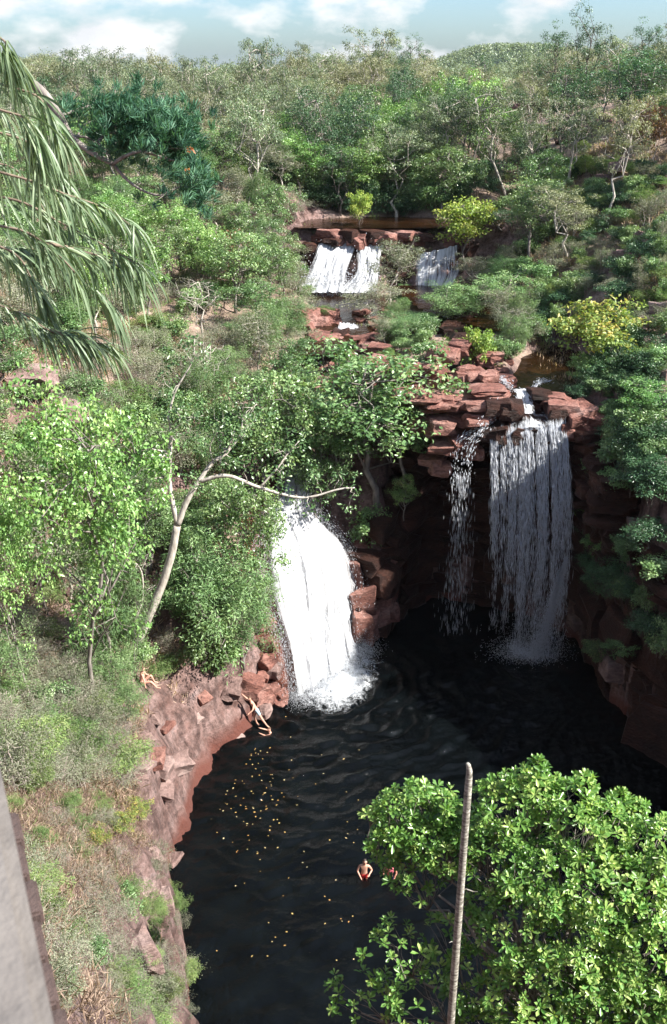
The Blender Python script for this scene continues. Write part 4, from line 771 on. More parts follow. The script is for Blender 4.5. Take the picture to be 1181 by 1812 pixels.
def plant(key, x, y, h=None, w=None, label=None, where=None, z=None, rot=None, variant=None):
    ps = PR[key]; p = ps[random.randrange(len(ps)) if variant is None else variant % len(ps)]; h = h or p.H; w = w or p.R*h/p.H
    z = gz(x, y) if z is None else z; cat, lb = KIND[key]
    size = 'tall ' if h > p.H*0.95 and not lb.startswith('tall') else 'low ' if h < p.H*0.5 and not lb.startswith('low') else ''
    ratio = (w/h)/(p.R/p.top); shp = 'broad ' if ratio > 1.12 else 'narrow ' if ratio < 0.88 else ''
    full = label; grp = None if label else (lb + ' of the gorge')
    if not full:
        opts = [pre + lb + ' ' + nw for nw in near_words(x, y) for pre in (size, shp, (size + shp))]; opts = [q_ for q_ in opts if len(q_.split()) <= 16] or [lb + ' ' + where]
        full = next((q_ for q_ in opts if q_ not in USED), opts[0])
    USED.add(full)
    o = empty(NAMES.get(key, cat), (x, y, z), full, cat, grp)
    o.rotation_euler = (0, 0, random.uniform(0, 6.28) if rot is None else rot); o.scale = (w/p.R, w/p.R, h/p.top)
    tr_like = cat in ('tree', 'eucalypt'); link('trunk' if tr_like else 'stems', p.trunk, o)
    if p.crown: link('crown' if tr_like else 'foliage', p.crown, o)
    PLANTED.append((x, y, w)); return o
def plant_px(key, u, vtop, Y, wpx, label, **kw):
    """crown centred on column u, top at row vtop, standing on the ground at distance Y"""
    p = aty(u, vtop, Y); f = project(p)[2]; z = gz(p[0], Y); return plant(key, p[0], Y, max(0.8, p[2]-z), wpx/2*f/FPX, label, **kw)
def plant_foot(key, u, vfoot, hpx, wpx, label=None, where=None, back=0.3, **kw):
    """foot where the line of sight meets the land; size from pixels at that distance"""
    q = hit(u, vfoot); f = project(q)[2]; x, y = q[0]*(1+back/q[1]), q[1]+back
    return plant(key, x, y, hpx*f/FPX*1.08, wpx/2*f/FPX, label, where, z=max(q[2], 0.0) if gz(x, y) > q[2]+1.5 else gz(x, y), **kw)
random.seed(21)
# ---- single trees one can point to
plant_px('broadleaf', 672, 608, 54.6, 340, 'big round grey green tree on the rock between the two lower falls', variant=1)
plant_px('broadleaf', 600, 690, 55.6, 190, 'dark leaved tree pressed against the big round tree between the falls', variant=2)
plant_px('broadleaf', 556, 745, 53.4, 130, 'leafy tree reaching over the head of the left fall', variant=3)
plant_px('broadleaf', 470, 655, 52.5, 220, 'wide light green tree above the left side of the left fall', variant=0)
plant_px('fine_tree', 398, 930, 45.0, 215, 'dense soft green tree at the left edge of the white fall', variant=0)
plant_px('broadleaf', 430, 830, 47.2, 190, 'glossy tree behind the soft green one beside the left fall', variant=2)
plant_px('broadleaf', 330, 1020, 44.6, 150, 'low dark leafed tree beside the pale leaning trunk', variant=1)
plant_px('fine_tree', 160, 890, 38.5, 150, 'tall feathery green tree on the left bank below the glossy one', variant=1)
plant_px('fine_tree', 200, 1010, 38.9, 110, 'feathery green tree standing against the rock slab', variant=2)
plant_px('yellow_tree', 835, 350, 84.5, 105, 'yellow green tree growing at the right end of the upper falls', variant=0)
plant_px('dark_tree', 890, 370, 85.5, 110, 'grey leaved tree right behind the yellow green one', variant=1)
plant_foot('autumn_tree', 1043, 690, 150, 150, 'small yellowing tree over the creek above the right fall')
plant_foot('yellow_tree', 834, 716, 125, 62, 'yellow green sapling with thin trunk before the red ledge', variant=1)
plant_px('open_tree', 690, 424, 78, 110, 'pale thin crowned tree in front of the upper falls', variant=0)
plant_px('open_tree', 655, 500, 74, 130, 'pale sparse tree on the terrace below the upper falls', variant=1)
plant_px('fine_tree', 715, 555, 69, 105, 'soft green tree on the terrace left of the creek')
plant_px('fine_tree', 815, 500, 71, 120, 'rounded pale green tree beside the middle creek')
plant_px('broadleaf', 890, 475, 71, 150, 'spreading green tree right of the middle creek')
plant_px('dark_tree', 930, 540, 67, 110, 'dark tree shading the creek above the right fall')
plant_px('bright_tree', 690, 180, 108, 190, 'big bright green tree behind the upper pool', variant=0)
plant_px('bright_tree', 545, 240, 100, 150, 'bright green tree left of the upper pool', variant=1)
plant_px('eucalypt', 792, 160, 96, 110, 'eucalypt with tall white trunk at the edge of the upper pool', variant=2)
plant_px('eucalypt', 745, 200, 95, 90, 'eucalypt with thin grey trunk behind the upper rock ledge', variant=1)
plant_px('yellow_tree', 640, 338, 88.0, 46, 'slim yellowish sapling on the lip of the upper falls')
plant_px('sparse_tree', 1035, 2, 104, 95, 'tallest dark tufted tree on the right skyline', variant=0)
plant_px('sparse_tree', 985, 38, 108, 80, 'second tall tufted tree beside the tallest one on the right skyline', variant=1)
plant_px('sparse_tree', 1165, 30, 98, 75, 'tufted tree at the end of the right skyline', variant=1)
plant_px('dark_tree', 1115, 80, 96, 180, 'broad dense dark tree on the right ridge', variant=0)
plant_px('dark_tree', 1010, 110, 100, 120, 'dense dark tree under the tallest tufted tree', variant=2)
plant_px('eucalypt', 655, 46, 150, 105, 'tall round headed eucalypt standing above the central skyline', variant=0)
plant_px('sparse_tree', 742, 58, 160, 65, 'slender tufted tree next to the tall eucalypt on the skyline', variant=0)
plant_px('eucalypt', 480, 66, 150, 95, 'tall eucalypt with forked pale trunk on the left skyline', variant=3)
plant_px('eucalypt', 528, 72, 158, 80, 'thin topped eucalypt beside the forked one on the skyline', variant=1)
plant_px('dark_tree', 858, 92, 190, 60, 'dark pointed tree below the distant hill', variant=2)
plant_px('dead_leaf_bush', 400, 410, 76, 85, 'brown leaved dead bush on the left slope above the gorge')
plant_px('dead_leaf_bush', 1165, 175, 84, 90, 'dry brown leaved bush on the right ridge')
plant_px('bare_tree', 350, 480, 66, 110, 'pale leafless tree among the bushes of the left slope', variant=0)
plant_px('bare_tree', 340, 600, 57, 110, 'pale forked trunk with few leaves above the gorge rim', variant=1)
for k, (u_, v_, y_, w_) in enumerate([(95, 100, 150, 70), (150, 92, 140, 75), (215, 82, 150, 95), (268, 84, 155, 80), (330, 98, 150, 80), (385, 96, 145, 85), (435, 90, 155, 75), (590, 92, 150, 70), (705, 88, 165, 70), (930, 118, 170, 60), (960, 92, 130, 80), (1075, 62, 110, 80)]):
    plant_px('eucalypt' if k % 3 else 'olive_eucalypt', u_, v_, y_, w_, None, where='on the skyline', variant=k)
# on the right cliff: rooted in the rock face
plant_foot('yellow_tree', 1085, 1010, 100, 110, 'sunlit yellow green bush in the shade of the right cliff', variant=1)
plant_foot('fine_tree', 1085, 900, 100, 100, 'soft green tree clinging to the cliff right of the curtain fall')
plant_foot('bright_tree', 1140, 770, 90, 130, 'bright leafy tree above the cliff right of the curtain fall', variant=2)
plant_foot('bright_tree', 1018, 780, 70, 60, 'small bright green bush at the right lip of the curtain fall', variant=1)
pq = aty(715, 918, 54.2); plant('bright_tree', pq[0], pq[1], 3.0, 0.9, 'bright green bush hanging in front of the dark overhang', z=pq[2])
pq = aty(720, 690, 54.4); plant('broadleaf', pq[0], pq[1], 5.5, 2.5, 'round tree on the brink of the dark overhang beside the red ledge', z=pq[2]-5.5, variant=0)
plant_foot('fine_tree', 745, 800, 100, 110, 'small soft green tree leaning over the dark cliff beside the red ledge')
plant_foot('leafy_shrub', 640, 985, 80, 90, 'leafy shrub on the broken rock right of the left fall')
plant_foot('fine_tree', 425, 1196, 165, 140, 'soft green bush overhanging the slab beside the foot of the left fall', variant=1)
plant_foot('leafy_shrub', 352, 1204, 95, 115, 'dark leafy shrub on the upper rim of the sloping rock slab')
plant_foot('leafy_shrub', 392, 1212, 80, 100, 'second leafy shrub on the rim of the sloping rock slab')
plant_foot('fine_tree', 458, 1140, 120, 90, 'feathery bush touching the white water of the left fall', variant=2)
plant_foot('leafy_shrub', 755, 672, 55, 70, 'leafy shrub in a crack of the red ledge')
plant_foot('light_shrub', 795, 650, 40, 60, 'light green tuft on top of the red ledge')
plant_foot('leafy_shrub', 735, 735, 60, 75, 'shrub under the left end of the red ledge')
plant_foot('leafy_shrub', 865, 640, 40, 55, 'small shrub between the red ledge and the creek')
# ---- woods and scrub by area
CLEAR = [((565, 405, 690, 535), 88), ((730, 432, 820, 545), 88), ((450, 870, 650, 1250), 56), ((790, 690, 1010, 1200), 56), ((745, 610, 880, 720), 60), ((598, 575, 642, 622), 74), ((590, 388, 800, 425), 92.3), ((660, 900, 800, 1140), 56), ((250, 1190, 480, 1500), 43), ((865, 655, 1000, 700), 58), ((790, 575, 865, 598), 72), ((480, 1150, 1040, 1812), 60), ((765, 40, 950, 112), 1000), ((940, 0, 1190, 72), 1000), ((560, 0, 770, 85), 1000), ((0, 0, 470, 78), 1000)]
def blocked(x, y, z, h, w):
    u0, v0, f = project((x, y, z+h)); u1, v1, _ = project((x, y, z)); hw = w*FPX/f*0.75
    for (a, b, c, d), Yf in CLEAR:
        if y < Yf and u0+hw > a and u0-hw < c and v1 > b and v0 < d: return True
    return False
def scatter(area, n, keys, where, hr, wr, gap, seed, tries=8, minsd=0.6, px=None, out=0.0):
    """random planting in a world rectangle, or under a rectangle of the picture (px), off the water and clear of the falls"""
    r = random.Random(seed); done = 0
    for k in range(n*tries):
        if done >= n: break
        if px:
            q = hit(r.uniform(px[0], px[1]), r.uniform(px[2], px[3]))
            if q is None: continue
            x, y = q[0]*1.004 - out, q[1]+0.15 - out*0.6
            if not (area[0] < x < area[1] and area[2] < y < area[3]): continue
        else:
            x = r.uniform(area[0], area[1]); y = r.uniform(area[2], area[3])
        if abs(x) > 0.36*y + 5: continue
        key = r.choice(keys); h = PR[key][0].H*r.uniform(*hr); w = PR[key][0].R*r.uniform(*wr)
        if any((x-a)**2 + (y-b)**2 < (gap*(w+c))**2 for a, b, c in PLANTED): continue
        sd = pool_sd(np.array([x]), np.array([y]))[0][0]
        if sd < minsd: continue
        if y > 50 and any(poly_sd(pl, np.array([x]), np.array([y]))[0] < 0.3 for _, pl in CREEKS.values()): continue
        z = q[2] if out else gz(x, y) if not px else min(gz(x, y), q[2]+0.6)
        if blocked(x, y, z, h, w): continue
        if 12.5 < x < 40 and abs(y - (51.3 - 0.29*(x-11))) < w+2.6 and z + h > 11.5 + (x-11)*0.97: continue      # leaves the sun its way to the curtain fall
        random.seed(seed*1000+k); plant(key, x, y, h, w, None, where, z=z); done += 1
    return done
cnt = []
cnt.append(scatter((-80, 80, 118, 200), 260, ['eucalypt', 'eucalypt', 'olive_eucalypt', 'olive_eucalypt', 'eucalypt', 'dark_tree', 'olive_eucalypt', 'open_tree'], 'in the woodland below the skyline', (0.7, 1.12), (0.75, 1.2), 0.40, 31))
cnt.append(scatter((-48, -2, 84, 118), 120, ['eucalypt', 'olive_eucalypt', 'broadleaf', 'bright_tree', 'open_tree', 'bright_tree', 'fine_tree', 'open_tree'], 'in the woodland left of the upper falls', (0.45, 0.9), (0.6, 1.0), 0.40, 32))
cnt.append(scatter((-4, 16, 92.3, 118), 60, ['dark_tree', 'broadleaf', 'bright_tree', 'eucalypt', 'dark_tree', 'dark_shrub', 'leafy_shrub'], 'in the thicket behind the upper pool', (0.55, 1.0), (0.6, 1.0), 0.36, 33))
cnt.append(scatter((13, 50, 76, 118), 110, ['dark_tree', 'eucalypt', 'light_shrub', 'broadleaf', 'grey_shrub', 'olive_eucalypt', 'leafy_shrub', 'light_shrub'], 'on the right hillside under the ridge', (0.45, 0.85), (0.6, 1.0), 0.40, 34))
cnt.append(scatter((-34, 1, 56, 90), 150, ['broadleaf', 'fine_tree', 'open_tree', 'bright_tree', 'leafy_shrub', 'grey_shrub', 'fine_tree', 'twiggy_bush', 'broadleaf'], 'on the left slope below the upper falls', (0.35, 0.75), (0.5, 0.9), 0.38, 35))
cnt.append(scatter((-34, 1, 44, 100), 110, ['leafy_shrub', 'light_shrub', 'grey_shrub', 'twiggy_bush', 'twiggy_bush', 'grey_shrub'], 'filling the left slope', (0.45, 0.9), (0.7, 1.1), 0.30, 45, px=(100, 600, 330, 800)))
cnt.append(scatter((-26, -4, 42, 57), 90, ['broadleaf', 'open_tree', 'fine_tree', 'leafy_shrub', 'grey_shrub', 'twiggy_bush'], 'on the left side of the gorge', (0.35, 0.7), (0.45, 0.8), 0.36, 36))
cnt.append(scatter((-22, -6, 24, 50), 80, ['grey_shrub', 'twiggy_bush', 'light_shrub', 'twiggy_bush', 'fine_tree', 'twiggy_bush', 'leafy_shrub'], 'on the dry bank left of the pool', (0.3, 0.7), (0.45, 0.8), 0.32, 37, px=(0, 420, 850, 1330)))
cnt.append(scatter((-20, -7, 18, 36), 46, ['grey_shrub', 'twiggy_bush', 'light_shrub', 'twiggy_bush', 'twiggy_bush', 'grey_shrub', 'twiggy_bush'], 'on the dry bank left of the pool', (0.4, 0.9), (0.5, 0.95), 0.24, 47, px=(0, 250, 1130, 1420)))
cnt.append(scatter((12, 40, 52, 100), 150, ['light_shrub', 'dark_shrub', 'leafy_shrub', 'grey_shrub', 'dark_shrub', 'light_shrub', 'grey_shrub', 'leafy_shrub'], 'on the steep right slope', (0.3, 0.75), (0.4, 0.85), 0.38, 38, px=(880, 1190, 300, 680)))
cnt.append(scatter((13, 30, 36, 60), 130, ['dark_shrub', 'leafy_shrub', 'dark_shrub', 'dark_shrub', 'leafy_shrub'], 'on the cliff right of the curtain fall', (0.35, 0.8), (0.5, 0.95), 0.22, 39, minsd=-1.6, out=1.0, px=(1015, 1190, 640, 1180)))
cnt.append(scatter((-3, 15, 56, 84), 60, ['leafy_shrub', 'fine_tree', 'leafy_shrub', 'open_tree', 'light_shrub'], 'on the rocky terrace between the falls', (0.3, 0.6), (0.4, 0.65), 0.36, 40))
cnt.append(scatter((-14, -2.5, 6, 30), 70, ['twiggy_bush', 'light_shrub', 'twiggy_bush', 'grey_shrub'], 'on the dry grass slope under the lookout', (0.14, 0.34), (0.22, 0.45), 0.32, 41, minsd=0.7, px=(0, 330, 1330, 1812)))
for k in range(30):
    rq = random.Random(900+k); x = -5 + 17.5*k/29 + rq.uniform(-0.4, 0.4); y = 92.9 + rq.uniform(0, 1.4) + (1.0 if -2 < x < 9 else -0.6)*0.3
    random.seed(k); plant(rq.choice(['dark_shrub', 'leafy_shrub', 'dark_shrub']), x, y, rq.uniform(1.8, 3.6), rq.uniform(1.1, 1.8), None, 'along the back of the upper pool')
for k in range(34):
    rq = random.Random(700+k); y = 12.5 + 17.5*k/33; x = np.interp(y, [12.5, 20, 27, 30], [-3.5, -4.6, -5.8, -6.3]) + rq.uniform(-0.7, 0.25); key = rq.choice(['light_shrub', 'twiggy_bush', 'grey_shrub', 'light_shrub'])
    random.seed(k); plant(key, x, y, rq.uniform(0.5, 1.1), rq.uniform(0.35, 0.7), None, 'on the cliff edge of the grass slope')
print('planted', cnt, len(PLANTED))

# ---- the wood beyond, one mass to the horizon
r8 = np.random.default_rng(8); fb = MB()
def mass(n, xr, yr, hr, seed, zf=None, big=0.9, per=150):
    r = np.random.default_rng(seed); y = np.sqrt(r.uniform(yr[0]**2, yr[1]**2, n)); x = r.uniform(xr[0], xr[1], n)*y
    z = ground(x, y) if zf is None else zf(x, y); H = r.uniform(hr[0], hr[1], n)*r.choice([0.7, 1.0, 1.0, 1.25], n)
    for i in range(n):
        C = np.column_stack([x[i] + r.normal(0, H[i]*0.15, 6), y[i] + r.normal(0, H[i]*0.15, 6), z[i] + H[i]*r.uniform(0.4, 0.92, 6)])
        b0 = len(fb.r); clump_leaves(fb, C, H[i]*r.uniform(0.09, 0.19, 6), per//6, big, big*0.45, r, 0.7, 0.6)
        fb.r[b0] = np.clip(fb.r[b0]*0.3 + r.random()*0.5, 0, 1)
mass(620, (-0.42, 0.42), (195, 330), (7.5, 11.5), 1, None, 0.5, 240)
mass(800, (-0.42, 0.42), (330, 800), (7.5, 11), 2, None, 0.95, 100)
HILLC = np.array([205.0, 1250.0])
def hill_z(x, y):
    d = np.hypot((x-HILLC[0])/120, (y-HILLC[1])/170); return 24 + 27*np.clip(1-sstep(0.25, 1.15, d), 0, 1) + 2.0*fbm(x*0.02, y*0.02, 0, 3, 77)
rh = np.random.default_rng(4); xh = rh.uniform(50, 350, 1500); yh = rh.uniform(1060, 1420, 1500)
clump_leaves(fb, np.column_stack([xh, yh, hill_z(xh, yh)+3]), rh.uniform(4, 7, 1500), 40, 2.6, 1.5, rh, 0.7, 0.6)
tag(link('far_woodland', fb.mesh('far_woodland', M['euc'])), 'grey green eucalypt woodland running to the horizon', 'woodland', kind='stuff')
X, Y = np.meshgrid(np.linspace(40, 370, 60), np.linspace(1040, 1450, 60)); Z = hill_z(X, Y)
hm = leaf_mat('hill_scrub', (0.03, 0.05, 0.025), (0.05, 0.08, 0.04), (0.08, 0.1, 0.05))
tag(link('hill', mesh_np('hill', np.stack([X, Y, Z], -1).reshape(-1, 3), grid_faces(60, 60)[:, ::-1], hm, np.full(3600, 0.4), True)), kind='structure')

# ---- grass
def grass(name, n, area, mt, hgt, wid, label, seed, spread=0.16, per=14, cond=None, thr=-0.15, steep_=0.5):
    r = np.random.default_rng(seed); x = r.uniform(area[0], area[1], n); y = r.uniform(area[2], area[3], n); sd, _ = pool_sd(x, y); k = (sd > 0.5) & (np.abs(x) < 0.36*y+4) & (fbm(x*0.35, y*0.35, 0, 3, seed) > thr)
    if cond is not None: k &= cond(x, y)
    x, y = x[k], y[k]; z = gfast(x, y); k = (np.abs(gfast(x+0.4, y)-z) < steep_) & (np.abs(gfast(x, y+0.4)-z) < steep_); x, y, z = x[k], y[k], z[k]; C = np.repeat(np.column_stack([x, y, z-0.05]), per, 0); t = len(C)
    A = nrm(r.normal(size=(t, 3))*np.array([0.7, 0.7, 0.25]) + np.array([0, 0, 0.75])); C = C + np.column_stack([r.normal(0, spread, t), r.normal(0, spread, t), np.zeros(t)])
    Nn = nrm(np.cross(A, rdir(t, r))); h = hgt*r.uniform(0.5, 1.4, t); V_, F_ = leaf_quads(C, A, Nn, h, wid*r.uniform(0.6, 1.4, t), 0.1)
    rn = np.clip(np.repeat(r.random(len(x)), per)*0.5 + r.random(t)*0.5, 0, 1); o = link(name, mesh_np(name, V_, F_, M[mt], np.repeat(rn, 4))); tag(o, label, 'grass', kind='stuff')
grass('dry_grass', 15000, (-15, -2.0, 5, 36), 'straw', 0.26, 0.010, 'straw coloured dry grass on the slope under the lookout', 61, 0.2, 15, None, -0.4, 0.95)
grass('dry_grass', 5000, (-24, -6, 30, 66), 'straw', 0.5, 0.03, 'straw coloured dry grass on the left side of the gorge', 62)
grass('dry_grass', 4500, (13, 40, 52, 100), 'straw', 0.6, 0.045, 'dry grass tufts on the steep right hillside', 63)
grass('green_grass', 2200, (-14, -2.5, 6, 36), 'greengrass', 0.26, 0.010, 'soft green grass tufts among the straw near the lookout', 64)
grass('green_grass', 1500, (-26, 38, 44, 100), 'greengrass', 0.5, 0.04, 'green grass and herbs on the gorge slopes', 65)
#@@PART4
# ------------------------------------------------------------------ near and special plants
def poly3(pts): return np.array([aty(*p) for p in pts])
def limb(mb, pts, r0, r1, n=6, sides=7):
    P = smooth_line(poly3(pts), n); mb.add(*tube(P, np.linspace(r0, r1, len(P)), sides), 0.5); return P
def sprout(mb, P, r0, r, n, length, lo=0.3, up=0.2):
    """side twigs along a limb; returns their tips"""
    tips = []
    for k in range(n):
        q = P[int(len(P)*(lo + (1-lo)*r.random()))-1]; e = q + (rdir(1, r)[0] + np.array([0, 0, up]))*length*r.uniform(0.5, 1.2)
        branch(mb, q, e, r0, r0*0.35, r, 4, 4, 0.2); tips.append(e)
    return tips
# pale leaning tree on the left bank
r9 = np.random.default_rng(9); base = hit(236, 1156); Y0 = base[1]; dY = Y0-43.0
tb, cb = MB(), MB(); tips = []
def S(*pts): return [(u, v, y+dY) for u, v, y in pts]
T0 = limb(tb, S((230, 1172, 43), (240, 1145, 43), (262, 1095, 43), (285, 1040, 43.2), (303, 985, 43.3), (314, 930, 43.4)), 0.24, 0.18)
for pts, a, b in [(S((314, 930, 43.4), (332, 885, 43.5), (352, 852, 43.6), (377, 818, 43.9), (402, 801, 44.1), (415, 763, 44.4)), 0.16, 0.05), (S((352, 852, 43.6), (402, 842, 43.4), (460, 863, 43.2), (535, 881, 43.0), (599, 866, 43.0), (628, 863, 43.1)), 0.11, 0.03), (S((314, 930, 43.4), (300, 852, 43.6), (303, 763, 43.8), (298, 735, 43.9)), 0.13, 0.07), (S((298, 735, 43.9), (312, 690, 44), (340, 640, 44.2), (345, 600, 44.4)), 0.06, 0.02),
        (S((402, 801, 44.1), (425, 770, 44.4), (432, 735, 44.6), (455, 715, 44.8)), 0.05, 0.02), (S((377, 818, 43.9), (372, 790, 43.7), (385, 765, 43.6), (400, 745, 43.6)), 0.04, 0.015), (S((460, 863, 43.2), (494, 825, 43.4), (508, 805, 43.6), (530, 780, 43.8)), 0.05, 0.02), (S((303, 763, 43.8), (330, 745, 43.6), (360, 735, 43.6)), 0.03, 0.012),
        (S((240, 1145, 43), (238, 1105, 43.1), (252, 1060, 43.2), (250, 1010, 43.2), (229, 988, 43.3)), 0.09, 0.025), (S((252, 1060, 43.2), (275, 1035, 43.1)), 0.03, 0.01), (S((250, 1010, 43.2), (265, 975, 43.3)), 0.03, 0.01)]:
    P = limb(tb, pts, a, b); tips += sprout(tb, P, b*0.8, r9, 9, 0.9); tips.append(P[-1])
C = np.array([t for t in tips if project(t)[1] < 905]); C = np.vstack([C, C + r9.normal(0, 0.45, C.shape)])
clump_leaves(cb, C, 0.42, 15, 0.19, 0.11, r9, 0.7, 0.6)
t = empty('pale_trunked_tree', tuple(base), 'pale barked tree leaning from the left bank with forked bare limbs', 'tree')
for nm, me in (('trunk', tb.mesh('trunk', M['bark_white'], True)), ('crown', cb.mesh('crown', M['broad']))):
    o = link(nm, me, t); o.matrix_parent_inverse = Matrix.Translation(-base)
def under(root, base):
    for o in root.children: o.matrix_parent_inverse = Matrix.Translation(-Vector(base))
# glossy tree at the left edge, and one below it
plant_px('glossy_tree', 100, 632, 36.0, 330, 'glossy leaved tree with large bright leaves on the left bank', variant=0)
plant_px('glossy_tree', 5, 870, 33.0, 160, 'lower glossy leaved bush under the large leaved tree', variant=1)
# dead branch standing out of the scrub below it
tb = MB(); q = hit(85, 1090)
limb(tb, [(85, 1090, q[1]), (72, 1040, q[1]-0.6), (76, 1002, q[1]-1), (113, 992, q[1]-1.3), (128, 955, q[1]-1.3), (160, 935, q[1]-1.2)], 0.07, 0.015); limb(tb, [(113, 992, q[1]-1.3), (135, 1008, q[1]-1.5), (165, 1036, q[1]-1.7), (200, 1055, q[1]-1.8)], 0.045, 0.012)
for pts in [[(128, 955, q[1]-1.3), (142, 925, q[1]-1.2), (150, 900, q[1]-1)], [(145, 1015, q[1]-1.5), (160, 1000, q[1]-1.5), (185, 998, q[1]-1.6)], [(150, 1022, q[1]-1.6), (152, 995, q[1]-1.5)], [(76, 1002, q[1]-1), (95, 960, q[1]-0.9), (120, 925, q[1]-0.8)]]: limb(tb, pts, 0.02, 0.006)
t = empty('dead_branch', tuple(q), 'bleached dead branch forking over the feathery green tree', 'branch'); link('wood', tb.mesh('wood', M['twig'], True), t); under(t, q)

# ---- needle leaved tree in front of the left woods
r10 = np.random.default_rng(10); YN = 15.0
tb, cb = MB(), MB(); bx, by = aty(-190, 400, YN)[0], YN; q = np.array([bx, by, gz(bx, by)])
main = limb(tb, [(-190, 400, YN), (-140, 160, YN), (-40, 110, YN), (60, 150, YN), (105, 205, YN), (125, 240, YN), (160, 268, YN), (200, 290, YN)], 0.09, 0.035)
P = np.vstack([q - np.array([0, 0, 0.3]), aty(-190, 400, YN)]); tb.add(*tube(np.linspace(P[0], P[1], 5), np.linspace(0.14, 0.09, 5), 8))
tips = []
for pts, a, b in [([(200, 290, YN), (225, 275, YN-0.2), (255, 268, YN-0.2), (290, 280, YN-0.1), (312, 285, YN)], 0.03, 0.012), ([(200, 290, YN), (225, 318, YN), (255, 338, YN-0.1), (285, 346, YN-0.2), (312, 340, YN-0.2)], 0.026, 0.01), ([(125, 240, YN), (160, 245, YN+0.1), (185, 265, YN+0.1), (205, 290, YN)], 0.022, 0.01), ([(135, 250, YN), (145, 225, YN+0.2), (160, 215, YN+0.4)], 0.02, 0.008),
                  ([(160, 268, YN), (190, 235, YN+0.4), (230, 205, YN+0.7), (270, 190, YN+0.9)], 0.03, 0.012), ([(190, 235, YN+0.4), (250, 235, YN+0.5), (310, 225, YN+0.5), (345, 230, YN+0.5)], 0.025, 0.01), ([(255, 268, YN-0.2), (300, 262, YN+0.2), (350, 268, YN+0.3)], 0.02, 0.008), ([(105, 205, YN), (150, 190, YN+0.6), (200, 175, YN+0.8)], 0.025, 0.01), ([(285, 346, YN-0.2), (320, 330, YN), (350, 320, YN)], 0.014, 0.006)]:
    P = limb(tb, pts, a, b, 5, 5); tips += sprout(tb, P, b*0.7, r10, 5, 0.25, 0.4, 0.3)
for (cu, cv, ru, rv, n) in [(265, 225, 85, 50, 260), (200, 200, 60, 35, 110), (330, 255, 35, 45, 90), (345, 335, 28, 30, 70), (230, 255, 60, 25, 50), (120, 205, 18, 25, 14), (310, 300, 40, 25, 22)]:
    for k in range(n): tips.append(aty(cu + r10.normal()*ru*0.5, cv + r10.normal()*rv*0.5, YN + 0.5 + r10.normal()*0.5))
tips = np.array(tips); n = 34; C = np.repeat(tips, n, 0); ax0 = nrm(np.array([0.35, -0.1, 0.75]) + r10.normal(size=(len(tips), 3))*0.45); A = nrm(np.repeat(ax0, n, 0) + r10.normal(size=(len(C), 3))*0.42)
V_, F_ = leaf_quads(C + r10.normal(0, 0.025, C.shape), A, nrm(np.cross(A, rdir(len(C), r10))), r10.uniform(0.10, 0.19, len(C)), 0.010, 0.1)
cb.add(V_, F_, np.repeat(np.clip(np.repeat(r10.random(len(tips)), n)*0.6 + r10.random(len(C))*0.4, 0, 1), 4))
fl = np.array([aty(u, v, YN-0.3) for u, v in ((335, 262), (330, 300), (338, 266), (250, 232), (205, 250))]); 
t = empty('needle_leaved_tree', tuple(q), 'dark blue green needle leaved tree with a crooked grey bough', 'tree')
link('trunk', tb.mesh('trunk', M['bark_grey'], True), t); link('crown', cb.mesh('crown', M['needle']), t)
fb_ = MB(); clump_leaves(fb_, fl[:3], 0.04, 16, 0.05, 0.018, r10); link('blossom', fb_.mesh('blossom', leaf_mat('orange_blossom', (0.28, 0.08, 0.03), (0.38, 0.12, 0.04), (0.45, 0.2, 0.08))), t); under(t, q)

# ---- tree with long hanging leaves right by the lookout
r11 = np.random.default_rng(12); YD = 4.6; tb = MB(); bx = aty(-420, 700, YD)[0]; q = np.array([bx, YD, gz(bx, YD)])
tb.add(*tube(smooth_line([q - np.array([0, 0, 0.3]), aty(-400, 900, YD), aty(-360, 500, YD), aty(-330, 150, YD)], 5), np.linspace(0.07, 0.03, 16), 8))
LB = [[(-340, 300, YD), (-150, 60, YD), (-10, 65, YD-0.1), (14, 90, YD-0.1), (24, 115, YD)], [(-350, 320, YD), (-160, 140, YD+0.1), (40, 160, YD), (85, 200, YD), (110, 260, YD)], [(-350, 380, YD), (-150, 230, YD), (20, 240, YD+0.2), (90, 290, YD+0.2), (130, 350, YD+0.2)], [(-360, 420, YD), (-150, 280, YD-0.2), (20, 310, YD-0.1), (120, 345, YD-0.1), (190, 370, YD), (240, 405, YD)],
      [(-370, 520, YD), (-160, 350, YD+0.2), (10, 350, YD), (110, 395, YD), (195, 440, YD), (262, 478, YD)], [(-370, 560, YD), (-160, 400, YD), (0, 400, YD-0.2), (80, 430, YD-0.2), (150, 500, YD-0.1), (210, 555, YD)], [(-380, 640, YD), (-150, 470, YD+0.1), (0, 440, YD+0.3), (70, 450, YD+0.3)], [(-380, 600, YD), (-150, 480, YD), (0, 540, YD), (50, 560, YD), (90, 585, YD), (150, 590, YD)], [(-380, 560, YD), (-150, 420, YD), (10, 440, YD+0.1), (60, 500, YD+0.1), (85, 560, YD+0.1)],
      [(-350, 340, YD), (-150, 180, YD-0.2), (20, 200, YD-0.2), (60, 230, YD-0.2), (75, 300, YD-0.2)], [(-360, 420, YD), (-150, 320, YD+0.3), (0, 290, YD+0.4), (60, 340, YD+0.4), (100, 420, YD+0.4)], [(80, 430, YD-0.2), (130, 440, YD-0.1), (190, 460, YD), (250, 500, YD+0.1)], [(90, 585, YD), (140, 600, YD), (200, 612, YD+0.1)]]
twigs = []
for i, pts in enumerate(LB):
    P = smooth_line(poly3(pts), 7); tb.add(*tube(P, np.linspace(0.0095, 0.0016, len(P)), 6), 0.5); twigs.append(P)
